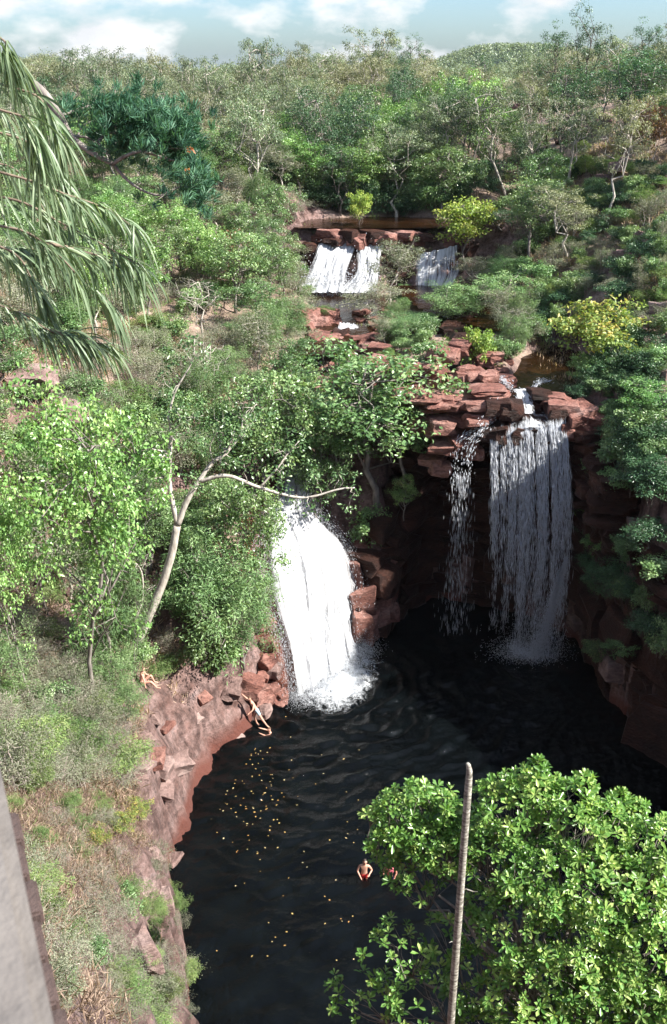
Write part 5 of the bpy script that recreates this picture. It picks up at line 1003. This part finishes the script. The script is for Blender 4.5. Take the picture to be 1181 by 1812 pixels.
def ribbon(p, d, L, W, r, seg=7):
    """one hanging strap leaf: leaves the twig along d and bends down under its weight"""
    P = [np.array(p)]; d = d/np.linalg.norm(d); k = r.uniform(0.10, 0.32)
    for j in range(seg): d = d + np.array([0, 0, -k]); d = d/np.linalg.norm(d); P.append(P[-1] + d*L/seg)
    P = np.array(P); T = nrm(np.gradient(P, axis=0)); side = nrm(np.cross(T, nrm(r.normal(size=3)*0.6 + np.array([0.3, -0.6, 0.5])))); w = W*np.sin(np.linspace(0.12, 1, seg+1)**0.8*math.pi*0.97)[:, None]*0.5 + 0.0006
    up_ = np.cross(side, T)*w*0.35; V_ = np.concatenate([P - side*w + up_, P, P + side*w + up_]); m = seg+1; F_ = []
    for j in range(seg):
        for o in (0, m): F_ += [(o+j, o+j+1, o+m+j+1), (o+j, o+m+j+1, o+m+j)]
    return V_, F_
leaves = []
for P in twigs:
    vis = [i for i in range(len(P)) if -60 < project(P[i])[0]]
    for k in range(84):
        i = vis[int(len(vis)*r11.random()**0.75)] if len(vis) else 0; i = min(i, len(P)-2); d = nrm(P[i+1]-P[i]); dd = d*r11.uniform(0.3, 1.0) + rdir(1, r11)[0]*0.55 + np.array([0.05, 0, -0.35])
        leaves.append((P[i] + rdir(1, r11)[0]*0.012, dd))
t = empty('drooping_tree', tuple(q), 'tree with long strap shaped hanging leaves close to the lookout rail', 'tree')
link('branches', tb.mesh('branches', bark_mat('reddish_twig', (0.12, 0.085, 0.06), (0.26, 0.20, 0.15)), True), t)
r11.shuffle(leaves); vis_score = [(project(p)[0] > 0) * 1.0 for p, d in leaves]; order = sorted(range(len(leaves)), key=lambda i: -vis_score[i]); rest = MB(); variants = []
for n_, i in enumerate(order):
    p, d = leaves[i]; V_, F_ = ribbon(p, np.array(d), r11.uniform(0.13, 0.28), r11.uniform(0.0065, 0.011), r11); rv = r11.random()
    if n_ < 290:
        me = mesh_np('leaf', V_ - p, F_, M['droop'], np.full(len(V_), rv), True); o = link('leaf', me, t, tuple(np.array(p)))
    else: rest.add(V_, F_, rv)
o = link('foliage', rest.mesh('foliage', M['droop'], True), t); o['kind'] = 'stuff'; under(t, q)
for o in t.children:
    if o.name.startswith('leaf'): o.matrix_parent_inverse = Matrix.Translation(-Vector(q))

# ---- broad tree with leaf rosettes in front of the pool, and the bare pole beside it
def leaf_hex(C, A, Nn, L, W, cup=0.10):
    k = len(C); L = np.broadcast_to(L, (k,))[:, None]; W = np.broadcast_to(W, (k,))[:, None]; S_ = nrm(np.cross(A, Nn)); U = np.cross(S_, A)
    v = [C, C + A*L*0.38 + S_*W*0.34 + U*W*cup, C + A*L*0.75 + S_*W*0.5 + U*W*cup, C + A*L - U*L*0.10, C + A*L*0.75 - S_*W*0.5 + U*W*cup, C + A*L*0.38 - S_*W*0.34 + U*W*cup]
    V_ = np.stack(v, 1).reshape(-1, 3); b = np.arange(k)*6; F_ = np.concatenate([np.stack([b, b+1, b+2], 1), np.stack([b, b+2, b+3], 1), np.stack([b, b+3, b+4], 1), np.stack([b, b+4, b+5], 1)]); return V_, F_
def rosette(r, n=10):
    az = np.arange(n)*2.4 + r.random()*6; el = np.linspace(0.05, 1.15, n) + r.normal(0, 0.15, n); A = np.column_stack([np.cos(az)*np.cos(el), np.sin(az)*np.cos(el), np.sin(el)])
    Nn = nrm(np.array([0, 0, 1.0]) - A*A[:, 2:3] + r.normal(0, 0.12, A.shape)); C = np.column_stack([0*az, 0*az, np.linspace(-0.06, 0.04, n)]) + A*0.015
    return leaf_hex(C, A, Nn, np.linspace(0.22, 0.12, n)*r.uniform(0.9, 1.15), np.linspace(0.095, 0.05, n))
r13 = np.random.default_rng(13); ROS = []
for k in range(8):
    V_, F_ = rosette(r13, r13.integers(8, 13)); ROS.append((V_, F_, r13.random(len(V_)//6)))
ROSM = [mesh_np('leaf_cluster', V_, F_, M['rosette'], np.clip(np.repeat(rr, 6)*0.6 + 0.25 + 0.2*np.tile([0, .2, .6, 1, .6, .2], len(rr)), 0, 1)) for V_, F_, rr in ROS]
LOBES = [(u_, v_, 20, 20.9, 1.3) for u_, v_ in ((692, 1418), (738, 1398), (792, 1425), (868, 1398), (905, 1380), (948, 1362), (975, 1390), (1032, 1384), (1098, 1418), (1122, 1428), (1168, 1462), (655, 1445), (670, 1490))] + [(u_, v_, r_*0.9, y_, d_) for u_, v_, r_, y_, d_ in [(725, 1450, 68, 21.5, 1.5), (765, 1430, 52, 21.6, 1.5), (700, 1500, 50, 21.5, 1.3), (790, 1500, 68, 21, 1.5), (735, 1545, 60, 21, .9), (765, 1475, 62, 21.2, 1.3), (830, 1470, 50, 21, 1.3), (900, 1430, 70, 20.8, 1), (945, 1405, 55, 20.8, 1), (1005, 1430, 60, 20.4, 1), (1040, 1480, 85, 20, 1), (1105, 1500, 70, 19.8, 1), (1165, 1500, 70, 19.5, 1), (860, 1480, 60, 20.6, 1), (900, 1530, 85, 20, 1), (985, 1560, 100, 19.4, 1), (1090, 1590, 110, 18.8, 1), (1190, 1600, 100, 18.6, 1),
         (930, 1640, 90, 19, 1), (1030, 1690, 110, 18.4, 1), (1150, 1710, 110, 18, 1), (870, 1600, 55, 19.8, .8), (960, 1760, 110, 18, .9), (1080, 1800, 120, 17.6, 1), (1200, 1800, 110, 17.4, 1), (1270, 1680, 120, 18.2, 1), (700, 1690, 75, 19.6, .35), (790, 1660, 60, 19.8, .4), (850, 1740, 80, 18.8, .6), (640, 1770, 70, 19.8, .35), (760, 1780, 80, 18.8, .45), (1010, 1880, 120, 17, 1), (1150, 1900, 130, 16.8, 1), (880, 1850, 90, 17.8, .7)]]
bx, by = 5.6, 17.4; q = np.array([bx, by, gz(bx, by)]); tb = MB(); hub = np.array([bx-0.1, by+0.3, 9.0]); branch(tb, q - np.array([0, 0, 0.3]), hub, 0.24, 0.17, r13, 8, 9, 0.03)
ros = []
for (u, v, rp, Yl, dn) in LOBES:
    c = aty(u, v, Yl); f = project(c)[2]; rad = rp*f/FPX; B = branch(tb, hub + r13.normal(0, 0.25, 3), c - np.array([0, 0, rad*0.5]), 0.07, 0.02, r13, 7, 6, 0.08) if rp > 25 else branch(tb, c - np.array([0.05, 0, 0.8]), c - np.array([0, 0, rad*0.5]), 0.012, 0.008, r13, 4, 4, 0.08)
    n = int(66*rad*rad*dn) + 7
    for k in range(n):
        d = rdir(1, r13)[0]; d[2] = abs(d[2])*1.0 - 0.25; d = nrm(d); p = c + d*rad*r13.uniform(0.72, 1.08)*np.array([1, 1, 0.85]); ros.append((p, nrm(d*0.55 + np.array([0.12, -0.12, 0.75]) + r13.normal(0, 0.22, 3))))
        if k % 3 == 0: branch(tb, B[-2], p - d*0.03, 0.016, 0.007, r13, 3, 3, 0.12)
t = empty('rosette_tree', tuple(q), 'broad tree with bright leaf rosettes filling the near bank of the pool', 'tree')
link('trunk', tb.mesh('trunk', M['bark_grey'], True), t); under(t, q)
def front(i): 
    u, v, f = project(ros[i][0]); return (0 if (600 < u < 1200 and 1300 < v < 1830) else 100) + f + 0.5*ros[i][1][1]
order = sorted(range(len(ros)), key=front); rest = MB()
for n_, i in enumerate(order):
    p, d = ros[i]; k = r13.integers(0, 8); s_ = r13.uniform(0.65, 1.25); rot = Vector(d).to_track_quat('Z', 'Y').to_matrix() @ Matrix.Rotation(r13.random()*6.28, 3, 'Z')
    if n_ < 290: link('leaf_cluster', ROSM[k], t, tuple(p-q), rot.to_euler(), (s_,)*3)
    else:
        V_, F_, rr = ROS[k]; rest.add(V_ @ np.array(rot).T * s_ + p, F_, np.clip(np.repeat(rr, 6)*0.6 + 0.2 + 0.15*r13.normal(), 0, 1))
o = link('foliage', rest.mesh('foliage', M['rosette']), t); o['kind'] = 'stuff'; o.matrix_parent_inverse = Matrix.Translation(-Vector(q))
print('rosettes', len(ros))
# bare pole
YP = 17.2; tb = MB(); p1 = aty(829, 1352, YP); q = np.array([p1[0]-0.02, YP, gz(p1[0], YP)])
P = smooth_line([q - np.array([0, 0, 0.4]), q*0.5 + np.array([p1[0]+0.02, YP, p1[2]])*0.5, p1 - np.array([-0.03, 0, 1.2]), p1 - np.array([-0.035, 0, 0.3]), p1 - np.array([-0.01, 0, 0.06]), p1 + np.array([-0.03, 0, 0.02])], 9)
rr = np.interp(np.linspace(0, 1, len(P)), [0, 0.3, 0.75, 0.97, 1], [0.11, 0.09, 0.058, 0.040, 0.028]) * (1 + 0.05*vnoise(np.arange(len(P))*0.9, 0*np.arange(len(P)), 0, 2)); tb.add(*tube(P, rr, 12))
q0 = aty(817, 1576, YP); branch(tb, q0, q0 + np.array([0.36, -0.05, 0.02]), 0.018, 0.008, r13, 3, 5); branch(tb, q0 + np.array([0.0, 0, -1.6]), q0 + np.array([-0.22, -0.1, -1.5]), 0.015, 0.007, r13, 3, 5)
m, tt, oo = mat('ringed_pale_bark'); L = tt.links.new; g = N(tt, 'ShaderNodeNewGeometry'); mpg = N(tt, 'ShaderNodeMapping'); mpg.inputs['Scale'].default_value = (2, 2, 5.5); L(g.outputs['Position'], mpg.inputs[0])
nz = N(tt, 'ShaderNodeTexNoise', Scale=2.6, Detail=7.0, Roughness=0.7); L(mpg.outputs[0], nz.inputs['Vector']); rp = ramp(tt, [(0.36, (0.05, 0.045, 0.036)), (0.5, (0.27, 0.25, 0.21)), (0.66, (0.58, 0.56, 0.50))]); L(nz.outputs[0], rp.inputs[0])
b = N(tt, 'ShaderNodeBsdfPrincipled', Roughness=0.8); L(rp.outputs[0], b.inputs['Base Color']); bp = N(tt, 'ShaderNodeBump', Strength=0.7, Distance=0.03); L(nz.outputs[0], bp.inputs['Height']); L(bp.outputs[0], b.inputs['Normal']); L(b.outputs[0], oo.inputs[0])
tag(link('dead_tree', tb.mesh('dead_tree', m, True)), 'slender bare pole of a dead tree standing before the rosette tree', 'dead tree')

# ---- shrubs on the edge over the water and low plants near the lookout
def bush(u, v, hpx, wpx, key, label, Y=None, variant=None):
    q = hit(u, v); f = project(q)[2]; plant(key, q[0], q[1], hpx*f/FPX, wpx/2*f/FPX, label, variant=variant)
bush(345, 1560, 60, 90, 'light_shrub', 'feathery green bush leaning over the water from the grass edge'); bush(350, 1640, 70, 80, 'light_shrub', 'wispy shrub hanging from the cliff edge below the feathery bush', variant=1)
bush(335, 1720, 70, 70, 'twiggy_bush', 'twiggy shrub on the cliff edge over the dark pool'); bush(310, 1540, 60, 70, 'light_shrub', 'pale green bush on the corner of the cliff edge', variant=2)
for (u, v, lb) in [(215, 1470, 'yellowish leafy creeper on the rock corner above the pool'), (175, 1490, 'second yellowish leafy plant on the rock corner'), (250, 1445, 'small yellow green plant in the crack of the rock corner')]: bush(u, v+10, 40, 55, 'autumn_tree', lb)
for (u, v, lb) in [(170, 1700, 'dark glossy leafed creeper in the dry grass'), (110, 1760, 'glossy dark green plant close to the lookout boards'), (225, 1610, 'small dark leafed plant halfway down the dry slope')]: bush(u, v+10, 45, 70, 'leafy_shrub', lb)

# ------------------------------------------------------------------ lookout: boards and rail
vp = ray(-260, 121.5); dv = np.array([vp[0], vp[1], 0]); dv /= np.linalg.norm(dv); sd_ = np.array([dv[1], -dv[0], 0])        # along the rail, and out to the right
M['plank'] = bark_mat('weathered_red_brown_boards', (0.03, 0.02, 0.018), (0.095, 0.062, 0.054), 9)
M['rail'] = bark_mat('silvery_weathered_timber', (0.075, 0.066, 0.062), (0.165, 0.148, 0.135), 5)
def beam(name, c, ax, half, mt, parent, bev=0.006):
    """a planed timber: c centre, ax rows = unit axes, half sizes"""
    bm = bmesh.new(); bmesh.ops.create_cube(bm, size=2); 
    for v in bm.verts: v.co = Vector(np.array(v.co)*np.array(half))
    bmesh.ops.bevel(bm, geom=bm.edges[:], offset=bev, segments=2, affect='EDGES'); me = bpy.data.meshes.new(name); bm.to_mesh(me); bm.free(); me.materials.append(mt)
    o = link(name, me, parent); mx = Matrix([[ax[0][i], ax[1][i], ax[2][i], c[i]] for i in range(3)] + [[0, 0, 0, 1]]); o.matrix_local = mx; return o
AX = [dv, sd_, np.array([0, 0, 1.0])]; dk = 30.4; corner = atz(31, 1430, dk)
t = empty('lookout_deck', (0, 0, 0), 'wooden lookout deck of red brown boards with a weathered grey handrail', 'lookout'); wbd = 0.118
for k in range(22):
    c = corner - dv*(wbd*(k+0.5)) - sd_*(0.9 + 0.006*math.sin(k*2.3)); beam('board', (c[0], c[1], dk-0.02+0.002*math.sin(k*1.7)), [sd_, -dv, np.array([0, 0, 1.0])], (0.9, wbd/2-0.006, 0.02), M['plank'], t)
for s_ in (0.12, 1.5): c = corner - dv*1.3 - sd_*s_; beam('joist', (c[0], c[1], dk-0.125), AX, (1.3, 0.035, 0.083), M['plank'], t)
for (a, b_) in ((0.15, 0.12), (2.4, 0.12), (0.15, 1.5), (2.4, 1.5)):
    c = corner - dv*a - sd_*b_; g_ = gz(c[0], c[1]); beam('post', (c[0], c[1], (dk-0.21+g_-0.4)/2), AX, (0.05, 0.05, (dk-0.21-g_+0.4)/2), M['plank'], t)
re_ = atz(97, 1812, 31.42); off = float(np.dot(re_ - corner, sd_)); rail_c = corner + sd_*(off-0.075) - dv*0.9
beam('handrail', (rail_c[0], rail_c[1], 31.42-0.025), AX, (1.7, 0.075, 0.025), M['rail'], t, 0.012)
for a in (-0.35, -1.9):
    c = corner + sd_*(off-0.085) + dv*a; beam('rail_post', (c[0], c[1], (31.37+dk-0.25)/2), AX, (0.045, 0.045, (31.37-dk+0.25)/2), M['rail'], t)
for zz in (30.75, 31.08): beam('rail_bar', (rail_c[0]-sd_[0]*0.03, rail_c[1]-sd_[1]*0.03, zz), AX, (1.6, 0.02, 0.035), M['rail'], t)

# ------------------------------------------------------------------ people
def skin_mat(name, c):
    m, t_, o = mat(name); b = N(t_, 'ShaderNodeBsdfPrincipled', Roughness=0.55); b.inputs['Base Color'].default_value = (*c, 1); t_.links.new(b.outputs[0], o.inputs[0]); return m
SK = skin_mat('sunlit_skin', (0.55, 0.30, 0.22)); SKT = skin_mat('tanned_skin', (0.46, 0.22, 0.15)); HAIR = skin_mat('dark_hair', (0.03, 0.02, 0.015)); HAIRL = skin_mat('brown_hair', (0.12, 0.07, 0.04))
def skin_mesh(name, verts, edges, rad, mt, levels=2, root=0):
    me = bpy.data.meshes.new(name); me.from_pydata([tuple(v) for v in verts], edges, []); ob = bpy.data.objects.new(name, me); COL.objects.link(ob)
    md = ob.modifiers.new('s', 'SKIN'); md.use_smooth_shade = True
    for i, r_ in enumerate(rad): me.skin_vertices[0].data[i].radius = (r_, r_) if np.isscalar(r_) else r_
    me.skin_vertices[0].data[root].use_root = True; sb = ob.modifiers.new('u', 'SUBSURF'); sb.levels = levels; sb.render_levels = levels
    ev = ob.evaluated_get(bpy.context.evaluated_depsgraph_get()); out = bpy.data.meshes.new_from_object(ev); bpy.data.objects.remove(ob); out.materials.clear(); out.materials.append(mt)
    for p_ in out.polygons: p_.use_smooth = True
    return out
def person(origin, J, label, skin, hair, shorts=None, top=None, face=(0, -1, 0)):
    """J: world offsets of the joints from origin; body is one skin, hair and clothes are its children"""
    J = {k: np.array(v, float) for k, v in J.items()}; V_, E_, Rr = [], [], []; idx = {}
    def add(k, p, r_): idx[k] = len(V_); V_.append(p); Rr.append(r_)
    add('pelvis', J['pelvis'], (0.14, 0.11)); add('waist', J['pelvis']*0.5 + J['chest']*0.5, (0.125, 0.095)); add('chest', J['chest'], (0.155, 0.11)); add('neck', J['neck'], 0.058); hd = nrm(J['head']-J['neck'])
    add('jaw', J['head'] - hd*0.06, (0.070, 0.080)); add('head', J['head'] + hd*0.03, (0.082, 0.098)); add('crown', J['head'] + hd*0.10, (0.062, 0.075))
    for a, b in (('pelvis', 'waist'), ('waist', 'chest'), ('chest', 'neck'), ('neck', 'jaw'), ('jaw', 'head'), ('head', 'crown')): E_.append((idx[a], idx[b]))
    fc = nrm(np.array(face, float)); nose = J['head'] - hd*0.01 + fc*0.105; add('nose', nose, 0.014); E_.append((idx['head'], idx['nose']))
    sdv = nrm(np.cross(hd, fc))
    for s_ in (-1, 1): add('ear%d' % s_, J['head'] + hd*0.0 + sdv*s_*0.092, 0.014); E_.append((idx['head'], idx['ear%d' % s_]))
    for s_ in 'lr':
        add('sh'+s_, J['sh'+s_], 0.062); add('el'+s_, J['el'+s_], 0.044); add('wr'+s_, J['wr'+s_], 0.030); hdv = nrm(J['wr'+s_]-J['el'+s_]); add('palm'+s_, J['wr'+s_] + hdv*0.075, (0.036, 0.020))
        E_ += [(idx['chest'], idx['sh'+s_]), (idx['sh'+s_], idx['el'+s_]), (idx['el'+s_], idx['wr'+s_]), (idx['wr'+s_], idx['palm'+s_])]; pl = nrm(np.cross(hdv, np.array([0.3, 0.5, 0.8])))
        for f_, (o_, ln) in enumerate([(-0.030, 0.070), (-0.010, 0.082), (0.010, 0.078), (0.030, 0.062)]):
            nm = 'f%d%s' % (f_, s_); add(nm, J['wr'+s_] + hdv*(0.095+ln*0.5) + pl*o_, 0.009); add(nm+'t', J['wr'+s_] + hdv*(0.09+ln) + pl*o_ + np.cross(pl, hdv)*0.02, 0.008); E_ += [(idx['palm'+s_], idx[nm]), (idx[nm], idx[nm+'t'])]
        nm = 'th'+s_; add(nm, J['wr'+s_] + hdv*0.075 + pl*-0.062, 0.010); E_.append((idx['palm'+s_], idx[nm]))
        add('hip'+s_, J['hip'+s_], 0.090); add('kn'+s_, J['kn'+s_], 0.062); cf = J['kn'+s_]*0.7 + J['an'+s_]*0.3; add('calf'+s_, cf, 0.058); add('an'+s_, J['an'+s_], 0.037); add('toe'+s_, J['toe'+s_], (0.042, 0.026))
        E_ += [(idx['pelvis'], idx['hip'+s_]), (idx['hip'+s_], idx['kn'+s_]), (idx['kn'+s_], idx['calf'+s_]), (idx['calf'+s_], idx['an'+s_]), (idx['an'+s_], idx['toe'+s_])]
    t_ = empty('person', tuple(origin), label, 'person'); link('body', skin_mesh('body', V_, E_, Rr, skin), t_)
    hv = [J['head'] + hd*0.015 - fc*0.045, J['head'] + hd*0.07 - fc*0.02, J['head'] + hd*0.125 - fc*0.0]; link('hair', skin_mesh('hair', hv, [(0, 1), (1, 2)], [(0.088, 0.09), (0.094, 0.102), (0.055, 0.065)], hair), t_)
    for fe, (o_, u_) in enumerate([(-0.033, 0.02), (0.033, 0.02)]):
        bm = bmesh.new(); bmesh.ops.create_uvsphere(bm, u_segments=8, v_segments=6, radius=0.012); me = bpy.data.meshes.new('eye'); bm.to_mesh(me); bm.free(); me.materials.append(HAIR); link('eye', me, t_, tuple(J['head'] + hd*u_ + fc*0.092 + sdv*o_))
    if shorts:
        sv = [J['pelvis'], J['pelvis']*0.65 + J['chest']*0.35, J['hipl'], J['hipl']*0.55 + J['knl']*0.45, J['hipr'], J['hipr']*0.55 + J['knr']*0.45]; link('shorts', skin_mesh('shorts', sv, [(0, 1), (0, 2), (2, 3), (0, 4), (4, 5)], [(0.158, 0.128), (0.145, 0.115), 0.108, 0.095, 0.108, 0.095], shorts), t_)
    if top:
        tv = [J['chest'], J['pelvis']*0.55 + J['chest']*0.45, J['shl'], J['shl']*0.45 + J['ell']*0.55, J['shr'], J['shr']*0.45 + J['elr']*0.55, J['neck']*0.6 + J['chest']*0.4]; link('shirt', skin_mesh('shirt', tv, [(0, 1), (0, 2), (2, 3), (0, 4), (4, 5), (0, 6)], [(0.172, 0.128), (0.150, 0.12), 0.078, 0.068, 0.078, 0.068, 0.09], top), t_)
    return t_
def cloth(name, c): return skin_mat(name, c)
SITTING = dict(pelvis=(0, 0, 0.12), chest=(0.06, -0.02, 0.58), neck=(0.09, -0.04, 0.74), head=(0.13, -0.06, 0.88), shl=(0.05, 0.17, 0.66), shr=(0.09, -0.21, 0.66), ell=(0.16, 0.24, 0.40), elr=(0.18, -0.32, 0.40), wrl=(0.36, 0.18, 0.34), wrr=(0.22, -0.36, 0.14),
               hipl=(0.04, 0.09, 0.11), hipr=(0.04, -0.10, 0.11), knl=(0.42, 0.14, 0.40), knr=(0.46, -0.14, 0.22), anl=(0.56, 0.16, 0.02), anr=(0.72, -0.16, -0.10), toel=(0.74, 0.17, -0.04), toer=(0.92, -0.18, -0.12))
# sitter on the ledge over the slab
q = hit(252, 1212); person(q, SITTING, 'bare skinned person sitting on the ledge above the sloping rock slab', SK, HAIRL, shorts=cloth('pink_shorts', (0.5, 0.22, 0.2)), face=(1, -0.2, -0.1))
# climber leaning against the slab, and a bather in the water at the same spot
q = atz(470, 1285, 0.0); q[2] = 0.0
CL = dict(pelvis=(-0.42, 0.05, 0.95), chest=(-0.66, 0.10, 1.36), neck=(-0.74, 0.11, 1.52), head=(-0.80, 0.10, 1.66), shl=(-0.78, 0.28, 1.42), shr=(-0.56, -0.10, 1.42), ell=(-0.98, 0.34, 1.55), elr=(-0.62, -0.30, 1.22), wrl=(-1.15, 0.30, 1.76), wrr=(-0.80, -0.40, 1.10), hipl=(-0.46, 0.15, 0.92), hipr=(-0.37, -0.04, 0.92),
          knl=(-0.60, 0.10, 0.52), knr=(-0.16, -0.08, 0.50), anl=(-0.46, 0.14, 0.12), anr=(0.10, -0.10, 0.10), toel=(-0.34, 0.02, 0.03), toer=(0.24, -0.16, 0.02))
person(q, CL, 'climber in light blue shorts leaning on the rock at the water edge', SK, HAIRL, shorts=cloth('pale_blue_shorts', (0.35, 0.48, 0.55)), face=(-0.6, -0.6, 0.1))
q2 = atz(478, 1297, 0.0)
BA = dict(pelvis=(0.05, -0.05, -0.55), chest=(0, 0, -0.10), neck=(-0.02, 0.02, 0.06), head=(-0.04, 0.02, 0.20), shl=(-0.06, 0.18, 0.0), shr=(0.02, -0.19, 0.0), ell=(-0.26, 0.22, 0.06), elr=(-0.20, -0.30, 0.03), wrl=(-0.46, 0.18, 0.16), wrr=(-0.42, -0.26, 0.12), hipl=(0.05, 0.05, -0.6), hipr=(0.05, -0.14, -0.6), knl=(0.1, 0.05, -1.0), knr=(0.1, -0.14, -1.0), anl=(0.2, 0.05, -1.4), anr=(0.2, -0.14, -1.4), toel=(0.2, -0.1, -1.5), toer=(0.2, -0.28, -1.5))
person(q2, BA, 'bather in the water reaching for the slab below the climber', SK, HAIRL, face=(-0.8, -0.5, 0.1))
# two people at the near rocks, half hidden by the rosette tree
ST_ = dict(pelvis=(0, 0, 0.92), chest=(0.0, -0.03, 1.36), neck=(0.01, -0.04, 1.52), head=(0.02, -0.06, 1.67), shl=(-0.19, 0.0, 1.43), shr=(0.19, -0.02, 1.43), ell=(-0.30, -0.04, 1.16), elr=(0.33, -0.02, 1.18), wrl=(-0.18, -0.20, 0.98), wrr=(0.22, -0.22, 1.14), hipl=(-0.09, 0, 0.88), hipr=(0.09, 0, 0.88), knl=(-0.10, -0.04, 0.48), knr=(0.10, -0.04, 0.48), anl=(-0.10, 0.02, 0.07), anr=(0.10, 0.02, 0.07), toel=(-0.11, -0.16, 0.02), toer=(0.12, -0.16, 0.02))
b2 = atz(655, 1549, 0.0)
person((b2[0]-0.25, b2[1], -0.86), ST_, 'bather in red shorts standing waist deep beside the rosette tree', SK, HAIR, shorts=cloth('red_shorts', (0.45, 0.02, 0.02)), face=(0.3, -1, -0.1))
ST2 = {k: (-v[0]*0.95, v[1], v[2]) for k, v in ST_.items()}
for a in ('sh', 'el', 'wr', 'hip', 'kn', 'an', 'toe'): ST2[a+'l'], ST2[a+'r'] = ST2[a+'r'], ST2[a+'l']
person((b2[0]+0.85, b2[1]-0.2, -0.80), ST2, 'person in pink shirt and navy shorts half hidden behind rosette leaves', SKT, HAIR, shorts=cloth('navy_shorts', (0.01, 0.015, 0.06)), top=cloth('pink_shirt', (0.5, 0.12, 0.16)), face=(-0.5, -1, -0.2))

# ------------------------------------------------------------------ air
hb = bmesh.new(); bmesh.ops.create_cube(hb, size=1.0)
lo = np.array([gxs[0]-20, gys[0]-20, -4.5]); hi = np.array([gxs[-1]+20, gys[-1]+20, 66.0])
for v in hb.verts: v.co = Vector((lo+hi)/2 + np.array(v.co)*(hi-lo))
hme = bpy.data.meshes.new('haze'); hb.to_mesh(hme); hb.free(); hm_, ht, ho = mat('thin_air')
pv = ht.nodes.new('ShaderNodeVolumePrincipled'); pv.inputs['Color'].default_value = (0.86, 0.92, 1.0, 1); pv.inputs['Density'].default_value = 0.00004; ht.links.new(pv.outputs[0], ho.inputs['Volume']); hme.materials.append(hm_)
tag(link('haze', hme), 'thin blue haze in the air over the gorge and woods', 'haze', kind='stuff')
